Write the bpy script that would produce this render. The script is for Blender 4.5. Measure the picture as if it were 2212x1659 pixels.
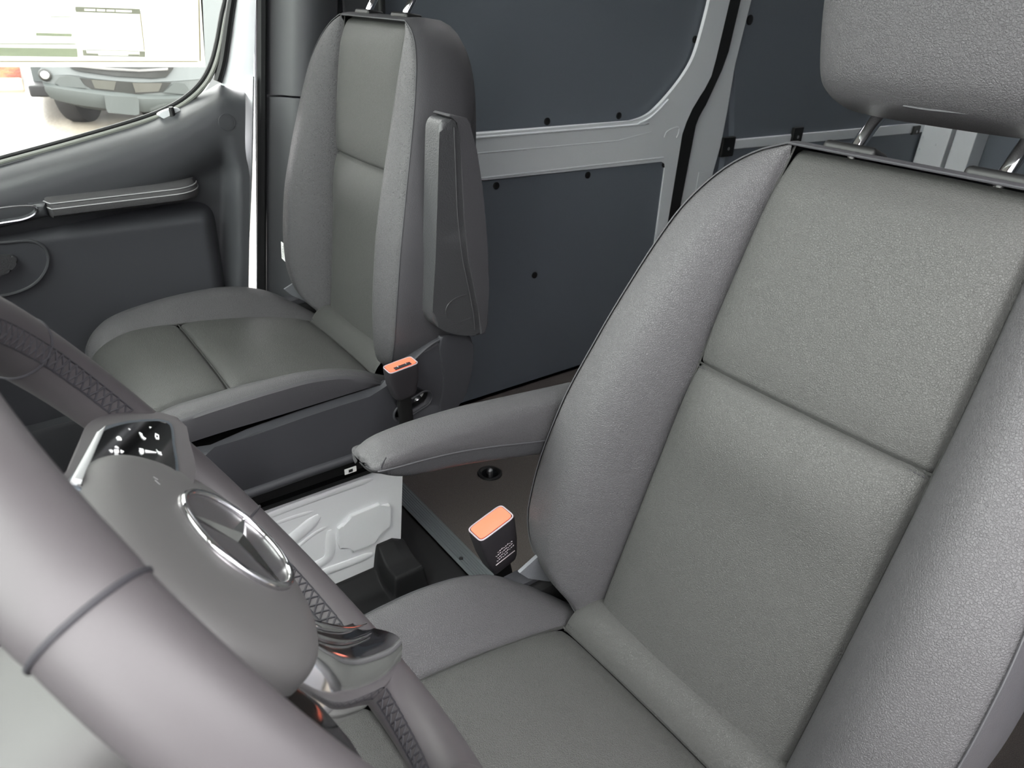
import bpy, bmesh, math, random
import numpy as np
from mathutils import Vector, Matrix
random.seed(7)
for o in list(bpy.data.objects): bpy.data.objects.remove(o)
SC = bpy.context.scene
COL = SC.collection
# ---------------------------------------------------------------- camera
# van frame: x to the passenger side, y to the front, z up, metres
CAM = np.array([-0.79, 0.5022, 1.2301]); YAW, PIT, ROL, FPX = 0.6711, 0.4942, 0.0532, 1525.3
_f = np.array([math.cos(YAW)*math.cos(PIT), -math.sin(YAW)*math.cos(PIT), -math.sin(PIT)])
_r = np.cross(_f, [0, 0, 1]); _r /= np.linalg.norm(_r); _u = np.cross(_r, _f)
_r, _u = math.cos(ROL)*_r+math.sin(ROL)*_u, -math.sin(ROL)*_r+math.cos(ROL)*_u
cd = bpy.data.cameras.new('camera'); cam = bpy.data.objects.new('camera', cd); COL.objects.link(cam)
M = Matrix.Identity(4)
for i in range(3):
    M[i][0], M[i][1], M[i][2], M[i][3] = _r[i], _u[i], -_f[i], CAM[i]
cam.matrix_world = M
cd.sensor_fit = 'HORIZONTAL'; cd.sensor_width = 36; cd.lens = 36*FPX/2212; cd.clip_start = .01; cd.clip_end = 200
cd.dof.use_dof = True; cd.dof.focus_distance = .85; cd.dof.aperture_fstop = 14
SC.camera = cam
# ---------------------------------------------------------------- light: an overcast sky
W = bpy.data.worlds.new('World'); SC.world = W; W.use_nodes = True
bg = W.node_tree.nodes['Background']; bg.inputs[0].default_value = (1, .985, .985, 1); bg.inputs[1].default_value = 1.0
VS = SC.view_settings; VS.view_transform = 'Standard'; VS.look = 'None'; VS.gamma = 1; VS.use_curve_mapping = False
VS.exposure = 3.85

# ---------------------------------------------------------------- helpers
def V(*a): return np.array(a, float)
def ray(p): return _f+_r*(p[0]-1106)/FPX-_u*(p[1]-829.5)/FPX
def at(px, py, x=None, y=None, z=None):
    d = ray((px, py))
    t = (x-CAM[0])/d[0] if x is not None else (y-CAM[1])/d[1] if y is not None else (z-CAM[2])/d[2]
    return CAM+t*d
def atp(px, py, P0, n):
    d = ray((px, py)); n = np.array(n); return CAM+d*(((np.array(P0)-CAM)@n)/(d@n))
def s2l(c): return c/12.92 if c <= .04045 else ((c+.055)/1.055)**2.4
def rgb(r, g, b): return tuple(s2l(v/255) for v in (r, g, b))+(1,)
ORG = {}
def empty(name, loc, **k):
    o = bpy.data.objects.new(name, None); o.empty_display_size = .05; COL.objects.link(o); o.location = tuple(loc); ORG[o] = V(*loc); tag(o, **k); return o
def tag(o, label=None, cat=None, group=None, kind=None):
    if label: o['label'] = label
    if cat: o['category'] = cat
    if group: o['group'] = group
    if kind: o['kind'] = kind
    return o
def obj(name, vf, mat, parent=None, sharp=38, **k):
    v, f = vf; v = np.array(v, float).reshape(-1, 3)
    if parent is not None: org = ORG[parent]
    else: org = V((v[:, 0].min()+v[:, 0].max())/2, (v[:, 1].min()+v[:, 1].max())/2, v[:, 2].min())
    me = bpy.data.meshes.new(name); me.from_pydata((v-org).tolist(), [], [tuple(int(i) for i in q) for q in f]); me.validate()
    bm = bmesh.new(); bm.from_mesh(me); bmesh.ops.recalc_face_normals(bm, faces=bm.faces)
    th = math.radians(sharp)
    for q in bm.faces: q.smooth = True
    for e in bm.edges:
        if len(e.link_faces) == 2 and e.calc_face_angle(0) > th: e.smooth = False
    bm.to_mesh(me); bm.free()
    me.materials.append(mat)
    o = bpy.data.objects.new(name, me); COL.objects.link(o)
    if parent is not None: o.parent = parent
    else: o.location = tuple(org)
    ORG[o] = org
    if len(f) < 1500: o.modifiers.new('normals', 'WEIGHTED_NORMAL').keep_sharp = True
    return tag(o, **k)
def join(*vfs):
    V_, F_ = [], []; n = 0
    for v, f in vfs:
        v = np.array(v, float).reshape(-1, 3); V_.append(v); F_ += [tuple(int(i)+n for i in q) for q in f]; n += len(v)
    return np.concatenate(V_), F_
def grid(P, cu=False, cv=False):
    P = np.array(P, float); n, m = P.shape[:2]; f = []
    for i in range(n if cu else n-1):
        for j in range(m if cv else m-1):
            a, b = (i+1) % n, (j+1) % m
            f.append((i*m+j, a*m+j, a*m+b, i*m+b))
    return P.reshape(-1, 3), f
def loft(secs, caps=True):
    """closed sections lofted along a list"""
    v, f = grid(secs, False, True); n, m = len(secs), len(secs[0])
    if caps:
        v = list(map(tuple, v)); c0 = len(v); v.append(tuple(np.mean(secs[0], 0))); v.append(tuple(np.mean(secs[-1], 0)))
        for j in range(m):
            f.append((c0, j, (j+1) % m)); f.append((c0+1, (n-1)*m+(j+1) % m, (n-1)*m+j))
    return np.array(v), f
def tube(pts, r, k=8, closed=False):
    pts = np.array(pts, float); n = len(pts)
    T = np.gradient(pts, axis=0) if not closed else np.roll(pts, -1, 0)-np.roll(pts, 1, 0)
    T /= np.linalg.norm(T, axis=1)[:, None]+1e-12
    nrm = np.cross(T[0], [0.3, .5, .8]); nrm /= np.linalg.norm(nrm); rings = []
    for i in range(n):
        nrm = nrm-T[i]*(nrm@T[i]); nrm /= np.linalg.norm(nrm); b = np.cross(T[i], nrm)
        rr = r[i] if hasattr(r, '__len__') else r
        rings.append([pts[i]+rr*(math.cos(a)*nrm+math.sin(a)*b) for a in np.linspace(0, 2*math.pi, k, endpoint=False)])
    if closed: return grid(rings, True, True)
    return loft(rings)
def crv(pts, n=8, closed=False):
    """Catmull-Rom through the points"""
    p = np.array(pts, float); m = len(p); out = []
    rng = range(m) if closed else range(m-1)
    for i in rng:
        if closed: a, b, c, d = p[(i-1) % m], p[i], p[(i+1) % m], p[(i+2) % m]
        else: a, b, c, d = p[max(i-1, 0)], p[i], p[i+1], p[min(i+2, m-1)]
        for t in np.linspace(0, 1, n, endpoint=False):
            out.append(.5*((2*b)+(-a+c)*t+(2*a-5*b+4*c-d)*t*t+(-a+3*b-3*c+d)*t**3))
    if not closed: out.append(p[-1])
    return np.array(out)
def ci(x, xs, ys):
    """smooth monotone cubic interpolation"""
    xs = np.array(xs, float); ys = np.array(ys, float); x = np.clip(np.asarray(x, float), xs[0], xs[-1])
    h = np.diff(xs); d = np.diff(ys)/h; m = np.zeros(len(xs)); m[0], m[-1] = d[0], d[-1]
    for i in range(1, len(xs)-1): m[i] = 0 if d[i-1]*d[i] <= 0 else 3*(h[i-1]+h[i])/((2*h[i]+h[i-1])/d[i-1]+(h[i]+2*h[i-1])/d[i])
    k = np.clip(np.searchsorted(xs, x, 'right')-1, 0, len(xs)-2); t = (x-xs[k])/h[k]
    return (2*t**3-3*t**2+1)*ys[k]+(t**3-2*t**2+t)*h[k]*m[k]+(-2*t**3+3*t**2)*ys[k+1]+(t**3-t**2)*h[k]*m[k+1]
def prism(poly, ext, bev=.003, seg=2, back=True):
    """planar outline pushed along ext; the face at ext end is bevelled"""
    bm = bmesh.new(); ext = Vector(ext)
    lo = [bm.verts.new(Vector(p)) for p in poly]; hi = [bm.verts.new(Vector(p)+ext) for p in poly]; n = len(poly)
    top = bm.faces.new(hi)
    if back: bm.faces.new(list(reversed(lo)))
    for i in range(n): bm.faces.new((lo[i], lo[(i+1) % n], hi[(i+1) % n], hi[i]))
    if bev: bmesh.ops.bevel(bm, geom=list(top.edges)+list(hi), offset=bev, segments=seg, affect='EDGES', profile=.5, clamp_overlap=True)
    bmesh.ops.triangulate(bm, faces=[f for f in bm.faces if len(f.verts) > 4])
    bm.verts.index_update(); r = ([tuple(v.co) for v in bm.verts], [tuple(v.index for v in f.verts) for f in bm.faces]); bm.free(); return r
def box(c, s, bev=.004, ax=None, seg=2):
    ax = ax if ax is not None else np.eye(3)
    bm = bmesh.new(); bmesh.ops.create_cube(bm, size=1)
    for v in bm.verts: v.co = Vector((v.co.x*s[0], v.co.y*s[1], v.co.z*s[2]))
    if bev: bmesh.ops.bevel(bm, geom=list(bm.edges), offset=bev, segments=seg, affect='EDGES', profile=.5, clamp_overlap=True)
    bm.verts.index_update(); A = np.array(ax)
    r = ([tuple(np.array(c)+v.co.x*A[0]+v.co.y*A[1]+v.co.z*A[2]) for v in bm.verts], [tuple(v.index for v in f.verts) for f in bm.faces]); bm.free(); return r
def disc(c, r, n, t, k=20, dome=0.):
    """short cylinder, axis n, thickness t, centred base c"""
    n = np.array(n, float); n /= np.linalg.norm(n); a = np.cross(n, [.2, .3, .9]); a /= np.linalg.norm(a); b = np.cross(n, a); c = np.array(c)
    R = lambda q, h: [c+n*h+q*(math.cos(x)*a+math.sin(x)*b) for x in np.linspace(0, 2*math.pi, k, endpoint=False)]
    return loft([R(r, 0), R(r, t*.75), R(r*.88, t), R(r*.4, t+dome)])
def superell(c, a1, a2, h1, h2, e=3., k=24):
    c = np.array(c); out = []
    for t in np.linspace(0, 2*math.pi, k, endpoint=False):
        ct, st = math.cos(t), math.sin(t)
        out.append(c+np.array(a1)*h1*math.copysign(abs(ct)**(2/e), ct)+np.array(a2)*h2*math.copysign(abs(st)**(2/e), st))
    return out
def edges_lin(a, b, n, cl=.5):
    """samples from a to b, denser at both ends"""
    t = np.linspace(0, 1, n); t = (1-cl)*t+cl*(.5-.5*np.cos(math.pi*t)); return a+(b-a)*t

def cut(o, vf):
    """cut a real hole or recess into the mesh of o"""
    c = obj('cutter', vf, o.data.materials[0], o); c.modifiers.clear()
    b = o.modifiers.new('cut', 'BOOLEAN'); b.operation = 'DIFFERENCE'; b.object = c; b.solver = 'EXACT'
    for m in list(o.modifiers):
        if m.type == 'WEIGHTED_NORMAL': o.modifiers.remove(m)
    bpy.context.view_layer.update(); dg = bpy.context.evaluated_depsgraph_get()
    me = bpy.data.meshes.new_from_object(o.evaluated_get(dg)); o.modifiers.clear()
    bb = lambda m: np.ptp(np.array([v.co[:] for v in m.vertices]), axis=0)
    if len(me.polygons) >= 12 and np.allclose(bb(me), bb(o.data), atol=1e-3): o.data = me
    else: print('CUT FAILED', o.name)
    bpy.data.objects.remove(c); o.modifiers.new('normals', 'WEIGHTED_NORMAL').keep_sharp = True
# ---------------------------------------------------------------- materials
def pm(name, col, rough=.5, metal=0., spec=.5, bumps=(), coat=0., mott=0., trans=0., ior=1.45):
    m = bpy.data.materials.new(name); m.use_nodes = True; nt = m.node_tree; N, L = nt.nodes, nt.links
    b = N['Principled BSDF']; b.inputs['Base Color'].default_value = col; b.inputs['Roughness'].default_value = rough
    b.inputs['Metallic'].default_value = metal; b.inputs['Specular IOR Level'].default_value = spec; b.inputs['Coat Weight'].default_value = coat
    b.inputs['Coat Roughness'].default_value = .05; b.inputs['Transmission Weight'].default_value = trans; b.inputs['IOR'].default_value = ior
    tc = None; prev = None
    if bumps or mott: tc = N.new('ShaderNodeTexCoord')
    for kind, scale, dist in bumps:
        if kind == 'vor':
            t = N.new('ShaderNodeTexVoronoi'); t.feature = 'DISTANCE_TO_EDGE'; out = t.outputs['Distance']
            nz = N.new('ShaderNodeTexNoise'); nz.inputs['Scale'].default_value = scale*.25; nz.inputs['Detail'].default_value = 1
            mx = N.new('ShaderNodeVectorMath'); mx.operation = 'MULTIPLY_ADD'; L.new(nz.outputs['Color'], mx.inputs[0]); mx.inputs[1].default_value = (1.2/scale,)*3
            L.new(tc.outputs['Object'], mx.inputs[2]); src = mx.outputs[0]
            t.inputs['Scale'].default_value = scale
            cr = N.new('ShaderNodeMapRange'); cr.interpolation_type = 'SMOOTHSTEP'; cr.inputs[1].default_value = 0; cr.inputs[2].default_value = .22
            L.new(src, t.inputs['Vector']); L.new(out, cr.inputs[0]); out = cr.outputs[0]
        else:
            t = N.new('ShaderNodeTexNoise'); t.inputs['Scale'].default_value = scale; t.inputs['Detail'].default_value = 3; out = t.outputs['Fac']; L.new(tc.outputs['Object'], t.inputs['Vector'])
        bp = N.new('ShaderNodeBump'); bp.inputs['Distance'].default_value = dist; bp.inputs['Strength'].default_value = 1
        L.new(out, bp.inputs['Height'])
        if prev: L.new(prev.outputs[0], bp.inputs['Normal'])
        prev = bp
    if prev: L.new(prev.outputs[0], b.inputs['Normal'])
    if mott:
        nz = N.new('ShaderNodeTexNoise'); nz.inputs['Scale'].default_value = mott[0]; nz.inputs['Detail'].default_value = 4; L.new(tc.outputs['Object'], nz.inputs['Vector'])
        rp = N.new('ShaderNodeMix'); rp.data_type = 'RGBA'; rp.inputs['A'].default_value = col; rp.inputs['B'].default_value = mott[1]
        mr = N.new('ShaderNodeMapRange'); mr.inputs[1].default_value = mott[2]; mr.inputs[2].default_value = mott[3]; L.new(nz.outputs['Fac'], mr.inputs[0]); L.new(mr.outputs[0], rp.inputs['Factor']); L.new(rp.outputs['Result'], b.inputs['Base Color'])
    return m
def glassmat(name, tint, refl=.06):
    m = bpy.data.materials.new(name); m.use_nodes = True; N, L = m.node_tree.nodes, m.node_tree.links; N.remove(N['Principled BSDF'])
    t = N.new('ShaderNodeBsdfTransparent'); t.inputs[0].default_value = tint; g = N.new('ShaderNodeBsdfGlossy'); g.inputs['Roughness'].default_value = .0
    fr = N.new('ShaderNodeFresnel'); fr.inputs[0].default_value = 1.45; mx = N.new('ShaderNodeMixShader'); L.new(fr.outputs[0], mx.inputs[0]); L.new(t.outputs[0], mx.inputs[1]); L.new(g.outputs[0], mx.inputs[2]); L.new(mx.outputs[0], N['Material Output'].inputs[0]); return m
LEA = pm('leather', rgb(66, 65, 67), .5, spec=.45, bumps=(('vor', 420, .00030), ('noise', 1100, .00008)))
LEA2 = pm('leather_insert', rgb(60, 60, 59), .52, spec=.42, bumps=(('vor', 460, .00028), ('noise', 1100, .0001)))
LEAD = pm('leather_side', rgb(58, 57, 60), .55, spec=.4, bumps=(('noise', 700, .0003),))
SMOO = pm('wheel_leather', rgb(64, 61, 63), .48, spec=.45, bumps=(('noise', 1400, .00006),))
HUBM = pm('hub_plastic', rgb(74, 73, 73), .55, spec=.4, bumps=(('noise', 1600, .00005),))
PLA = pm('grained_plastic', rgb(50, 50, 54), .55, spec=.4, bumps=(('noise', 900, .00025),))
PLD = pm('dark_plastic', rgb(50, 50, 54), .55, spec=.4, bumps=(('noise', 1000, .0002),))
PLT = pm('coarse_plastic', rgb(54, 54, 56), .42, spec=.5, bumps=(('noise', 420, .0006),))
DOORP = pm('door_plastic', rgb(62, 63, 66), .40, spec=.5, bumps=(('noise', 900, .00015),))
DOORD = pm('door_dark_plastic', rgb(56, 57, 61), .55, spec=.4, bumps=(('noise', 900, .00015),))
BLK = pm('black', rgb(14, 14, 15), .5)
BLKG = pm('gloss_black', rgb(6, 6, 7), .06, spec=.6)
RUB = pm('rubber', rgb(26, 27, 28), .6, bumps=(('noise', 800, .0002),))
MATF = pm('floor_mat', rgb(20, 20, 22), .6, bumps=(('noise', 900, .0003),), mott=(1800, rgb(60, 60, 64), .62, .8))
WHT = pm('white_paint', rgb(226, 229, 232), .3, spec=.5, coat=.3)
WHB = pm('box_paint', rgb(240, 241, 243), .34, spec=.5)
CAR = pm('cargo_floor', rgb(74, 68, 66), .6, bumps=(('vor', 260, .0004),), mott=(900, rgb(124, 116, 110), .50, .72))
HARD = pm('hardboard', rgb(108, 114, 122), .5, spec=.45, bumps=(('noise', 60, .0003), ('noise', 1200, .0001)))
ALU = pm('grey_aluminium', rgb(112, 117, 120), .45, metal=.3)
CHR = pm('chrome', (.82, .82, .83, 1), .06, metal=1)
SAT = pm('satin_chrome', (.62, .63, .66, 1), .2, metal=1)
STEEL = pm('steel', (.45, .45, .46, 1), .35, metal=1)
ORA = pm('orange_button', (.88, .16, .09, 1), .4)
THR = pm('thread', rgb(150, 150, 152), .6)
THD = pm('dark_thread', rgb(34, 33, 38), .7)
GAPM = LEA2                                     # seam beads are of the leather itself
ICON = pm('icon_white', (.85, .85, .87, 1), .5)
HEADL = pm('headliner', rgb(196, 196, 192), .9)
PAPER = pm('paper', (.9, .9, .88, 1), .8)
GLS = glassmat('side_glass', (.95, .97, .95, 1)); GLW = glassmat('windscreen_glass', (.90, .94, .91, 1))

# ================================================================ SHELL OF THE VAN
FZ = .10                       # floor height
WX = .83                       # inner face of the side walls
def S(o): return tag(o, kind='structure')
def sheet(pts, x, t, mat, name, parent=None, bev=.003, **k):
    """outline given as (y, z) on the plane x, thickness t towards the cab"""
    return obj(name, prism([V(x, p[0], p[1]) for p in pts], (-t, 0, 0), bev), mat, parent, **k)
def pxy(pts, x): return [tuple(at(a, b, x=x)[1:]) for a, b in pts]

# --- floors
floor = S(obj('floor', prism([V(-.86, -3.4, FZ-.03), V(.86, -3.4, FZ-.03), V(.86, -.22, FZ-.03), V(-.86, -.22, FZ-.03)], (0, 0, .03), .002), CAR))
floor['label'] = 'brown grey speckled cargo floor behind the seats'
obj('subfloor', box(V(0, -1.0, FZ-.045), (1.72, 4.6, .02), 0), BLK, floor)
# ribbed threshold strip across the van
prof = [(-.178, 0), (-.176, .004)]
for i in range(7):
    y = -.180-.006*i; prof += [(y, .0062), (y-.0022, .0062), (y-.003, .004), (y-.0052, .004)]
prof += [(-.2235, .0055), (-.226, 0)]
st = grid([[V(x, a, FZ-.001+b) for a, b in prof] for x in np.linspace(-.80, .80, 9)])
trim1 = S(obj('trim_1', st, ALU, sharp=25)); trim1['label'] = 'ribbed grey metal threshold strip across the floor edge'
for x in (.235, .60, -.1): obj('screw', disc(V(x, -.190, FZ+.004), .005, (0, 0, 1), .003, 12, .001), BLK, trim1)

# --- cab floor mat, moulded, with an upstand and boss against the white seat box
def matz(x, y):
    z = FZ-.004+.0*x
    up = .03*np.clip((x-.245)/.045, 0, 1)**2                      # upstand to the box
    z = z+up*np.clip((y+.10)/.05, 0, 1)
    bx = np.clip(1-np.maximum(np.abs(x-.26)/.055, np.abs(y+.045)/.042)**4, 0, 1)      # boss
    z = z+.060*np.clip(bx*1.6, 0, 1)
    return z
xs = np.concatenate([np.linspace(-.80, .18, 14), np.linspace(.19, .33, 48), np.linspace(.35, .82, 8)]); ys = np.concatenate([np.linspace(-.176, -.11, 10), np.linspace(-.105, .03, 50), np.linspace(.05, 1.05, 16)])
G = [[V(x, y, matz(x, y)) for y in ys] for x in xs]
mat_o = obj('floor_mat', grid(G), MATF, sharp=80, label='black moulded rubber mat covering the cab floor', cat='floor mat')
tag(mat_o)

# --- roof, windscreen and far walls (what shades and lights the cab)
ceil = S(obj('ceiling', prism([V(-.80, -3.4, 1.86), V(.80, -3.4, 1.86), V(.80, .60, 1.86), V(-.80, .60, 1.86)], (0, 0, -.04), .02), HEADL)); ceil['label'] = 'pale grey roof lining over cab and cargo bay'
wl = S(sheet([(-3.4, FZ-.03), (-.22, FZ-.03), (-.22, 1.86), (-3.4, 1.86)], -WX-.05, -.03, HARD, 'wall_left')); wl['label'] = 'dark cargo wall behind the driver seat'
wb = S(obj('wall_back', prism([V(-.86, -3.4, FZ), V(.86, -3.4, FZ), V(.86, -3.4, 1.86), V(-.86, -3.4, 1.86)], (0, .03, 0), .004), HARD)); wb['label'] = 'dark closed rear doors of the cargo bay'
# white posts of the rear door frame
for k, q in enumerate([[(1989, 270), (2051, 280), (2034, 358), (1965, 348)], [(2059, 282), (2105, 290), (2080, 368), (2036, 360)]]):
    p = [at(a, b, y=-3.2) for a, b in q]; top = V(0, 0, .5); dwn = V(0, 0, -.5)
    x0, x1 = p[0][0], p[1][0]
    o = obj('door_post', box(V((x0+x1)/2, -3.3, .9), (abs(x1-x0), .14, 1.6), .008), WHT, wb)
    if k == 0:
        for a, b in ((1995, 296), (2022, 313), (1987, 321)):
            c = at(a, b, y=-3.229); cut(o, disc(c+V(0, -.012, 0), .006, (0, 1, 0), .03, 12))
# windscreen frame, pillars, dashboard
A = lambda *p: V(*p)
ws = [A(-.78, 1.25, 1.02), A(.78, 1.25, 1.02), A(.68, .60, 1.80), A(-.68, .60, 1.80)]
win2 = S(obj('window_2', prism(ws, (0, .003, .003), 0), GLW)); win2['label'] = 'green tinted windscreen ahead of the dashboard'
for sx, nm in ((1, 'trim_2'), (-1, 'trim_3')):
    pl = loft([superell(A(sx*.80, 1.25, .95), (1, 0, 0), (0, 1, 0), .045, .06), superell(A(sx*.72, .62, 1.84), (1, 0, 0), (0, 1, 0), .045, .06)])
    o = S(obj(nm, pl, DOORP)); o['label'] = 'grey windscreen pillar on the passenger side' if sx > 0 else 'grey windscreen pillar on the driver side'
def dashsec(x):
    return [A(x, 1.28, 1.03), A(x, 1.0, 1.035), A(x, .80, 1.02), A(x, .745, .985), A(x, .73, .93), A(x, .75, .82), A(x, .80, .72), A(x, .85, .55), A(x, 1.0, .45), A(x, 1.28, .45)]
dash = obj('dashboard', loft([dashsec(x) for x in np.linspace(-.80, .80, 9)]), PLD, label='dark grey dashboard below the windscreen', cat='dashboard')
fw = S(obj('wall_front', prism([A(-.84, 1.29, FZ-.03), A(.84, 1.29, FZ-.03), A(.84, 1.29, 1.02), A(-.84, 1.29, 1.02)], (0, .03, 0), .003), BLK)); fw['label'] = 'firewall under the windscreen'

# --- wall_right: fixed body side behind the sliding door, with belt rail, posts and panels
wr = S(sheet([(-3.4, FZ-.03), (-1.55, FZ-.03), (-1.55, 1.86), (-3.4, 1.86)], WX+.075, .02, HARD, 'wall_right')); wr['label'] = 'dark lined rear side wall with a white belt rail and black clips'
XR = .85
rail = pxy([(1575, 303), (1990, 266), (2075, 258), (2072, 277), (1985, 286), (1575, 324)], XR)
sheet(rail, XR+.035, .035, WHT, 'belt_rail', wr, .006)
q0 = pxy([(1560, -60), (1587, 302)], XR+.01)
ub = pxy([(1562, -250), (1585, 304), (2078, 259)], XR+.012); ub += [(ub[-1][0], 1.8), (ub[0][0], 1.8)]
sheet(ub[1:], XR+.035, .024, HARD, 'upper_panel', wr, .002)
lb = pxy([(1570, 322), (2075, 275)], XR+.012); lb = [lb[0], lb[1], (lb[1][0], .14), (lb[0][0], .14)]
sheet(lb, XR+.035, .024, HARD, 'lower_panel', wr, .002)
for (a, b, w, h) in ((1571, 317, 26, 42), (1721, 292, 20, 34), (1978, 281, 14, 18)):
    c = at(a, b, x=XR-.002); d = abs(at(a+w/2, b, x=XR)[1]-at(a-w/2, b, x=XR)[1]); e = abs(at(a, b+h/2, x=XR)[2]-at(a, b-h/2, x=XR)[2])
    k_ = obj('clip', box(c, (.014, d, e), .004), BLK, wr); obj('pin', disc(c-V(.007, 0, .006), .006, (-1, 0, 0), .002, 10), STEEL, k_)
for a, b in ((1619, 43),):
    obj('plug', disc(at(a, b, x=XR+.011), .016, (-1, 0, 0), .004, 14), BLK, wr)
# white post behind the sliding door, its black gasket
post_l = [(1604, -70), (1590, 0), (1568, 111), (1556, 152), (1521, 228), (1505, 253), (1496, 269), (1468, 434)]
post_r = [(1642, -70), (1623, 0), (1588, 139), (1571, 240), (1558, 316), (1538, 372), (1527, 434)]
def updn(poly, x, top, bot):
    """extend the first and last point of a pixel edge along its own run up to z = top and down to z = bot"""
    q = pxy(poly, x); a, b = q[0], q[-1]
    return [(a[0]-.04*(top-a[1]), top)]+q+[(b[0], bot)]
L_, R_ = updn(post_l, XR, 1.82, .12), updn(post_r, XR, 1.82, .12)
pil_o = sheet(L_+R_[::-1], XR+.02, .02, WHT, 'pillar', wr, .006)
pc = pxy([(1509, 372), (1530, 370), (1518, 470), (1492, 470)], XR); 
sheet(pc, XR+.001, .003, WHT, 'pressing', wr, .002)
c = at(1600, 28, x=XR-.001); cut(pil_o, box(c, (.030, .008, .028), 0))
gl = [(1588, -70), (1573, 0), (1543, 127), (1534, 165), (1518, 196), (1490, 234), (1478, 263), (1471, 285), (1440, 471)]
gr = [(1612, -70), (1597, 0), (1571, 111), (1558, 152), (1523, 228), (1507, 253), (1498, 269), (1469, 434)]
L_, R_ = updn(gl, WX+.01, 1.82, .12), updn(gr, WX+.01, 1.82, .12)
sheet(L_+R_[::-1], WX+.03, .026, RUB, 'gasket', wr, .006)

# --- sliding door: white pressed frame, two dark hardboard panels, push pins
sd = S(empty('door_2', (WX+.02, -.95, FZ))); sd['label'] = 'white sliding side door lined with dark hardboard panels'
inn = [(1364, 261), (1389, 253), (1411, 239), (1443, 206), (1475, 165), (1497, 127), (1513, 79), (1532, 6), (1545, -60)]
out = [(1590, -70), (1577, 0), (1547, 127), (1538, 165), (1522, 196), (1494, 234), (1481, 263), (1474, 290), (1444, 471)]
P_in = pxy(inn, WX); P_in = crv(P_in, 5).tolist(); P_out = updn(out, WX, 1.80, .12)
zt = at(1022, 289, x=WX)[2]; zb = at(1025, 393, x=WX)[2]; cr = at(1440, 348, x=WX); cl = at(1419, 500, x=WX)
top_in = (P_in[-1][0]-.04*(1.80-P_in[-1][1]), 1.80)
poly = [(-.30, zt)]+[tuple(p) for p in P_in]+[top_in]+P_out+[(cl[1]-.003, .12), (cl[1], cl[2]), (cr[1]-.0, cr[2]-.02), (cr[1]+.006, cr[2]-.004), (cr[1]+.025, zb), (-.30, zb)]
sheet(poly, WX+.012, .012, WHT, 'door_frame', sd, .005)
# rolled lips on the belt
lip = crv([V(WX-.001, -.30, zt-.012)]+[V(WX-.001, p[0]-.003, p[1]-.013) for p in P_in[:18:3]], 5)
obj('lip', tube(lip, .0035), WHT, sd)
obj('lip', tube([V(WX-.0005, -.30, zb+.008), V(WX-.0005, cr[1]+.02, zb+.008)], .003), WHT, sd)
obj('belt_crease', tube([V(WX, -.30, (zt+zb)/2+.012), V(WX, -1.15, (zt+zb)/2+.012), V(WX+.001, -1.3, (zt+zb)/2+.03)], .002), WHT, sd)
hp = crv([at(1435, 297, x=WX), at(1440, 285, x=WX), at(1455, 277, x=WX), at(1466, 276, x=WX), at(1465, 290, x=WX), at(1461, 297, x=WX)], 5)
obj('pressing', tube(hp, .0025), WHT, sd)
up = [(-.28, zt-.03), (-1.25, zt-.03), (-1.50, 1.0), (-1.55, 1.3), (-1.56, 1.78), (-.28, 1.78)]
sheet(up, WX+.026, .006, HARD, 'upper_panel', sd, .001)
low = [(-.28, zb+.01), (cr[1]-.01, zb+.01), (cl[1]-.02, .09), (-.28, .09)]
sheet(low, WX+.016, .008, HARD, 'lower_panel', sd, .001)
for a, b in ((1181, 262), (1336, 250), (1500, 85)): obj('push_pin', disc(at(a, b, x=WX+.0205), .0105, (-1, 0, 0), .004, 14, .001), BLK, sd)
for a, b in ((1071, 401), (1269, 378), (1434, 355), (1154, 594), (1130, 847)): obj('push_pin', disc(at(a, b, x=WX+.0085), .0105, (-1, 0, 0), .004, 14, .001), BLK, sd)

# --- B-pillar trim between passenger door and sliding door
bp = S(empty('trim_4', (.82, -.17, FZ))); bp['label'] = 'grey plastic pillar trim beside the passenger seat'
def bsec(z, dy=0.):
    y0 = np.interp(z, [.1, .606, 1.2146, 1.85], [-.0115+.06, -.016, -.088, -.165])
    return [V(x, y0+y, z) for x, y in ((.87, .0), (.835, -.002), (.825, -.012), (.82, -.03), (.80, -.045), (.785, -.065), (.78, -.09), (.785, -.12), (.80, -.145), (.86, -.155))]
zs = [.12, .4, .606, .8, 1.027]; obj('lower_trim', loft([bsec(z) for z in zs]), DOORP, bp)
obj('upper_trim', loft([[p+V(.004, 0, 0) for p in bsec(z)] for z in (1.031, 1.1, 1.3, 1.6, 1.85)]), DOORP, bp)
sealp = [V(.828, np.interp(z, [.1, .61, 1.21, 1.85], [.06, -.003, -.078, -.155]), z) for z in np.linspace(.15, 1.8, 20)]
obj('door_seal', tube(sealp, .011), RUB, bp)
obj('body_post', box(V(.84, -.30, 1.0), (.04, .10, 1.7), .01), DOORP, bp)
obj('sliding_door_seal', tube([V(.822, -.345, z) for z in np.linspace(.16, 1.84, 8)], .010, 10), RUB, bp)

# --- passenger door
XD = .80
pd = S(empty('door_1', (XD, .35, .2))); pd['label'] = 'grey passenger door card with padded armrest and sloping window'
# window line: pixels of the lower glass edge
sill = [(-420, 462), (-200, 407), (0, 352), (150, 311), (300, 267), (370, 240), (415, 212), (447, 178), (466, 140), (478, 95), (488, 40), (497, 0), (510, -80)]
SIL = crv(pxy(sill, .845), 5)
outl = [(0.0, 0.0)]
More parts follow.
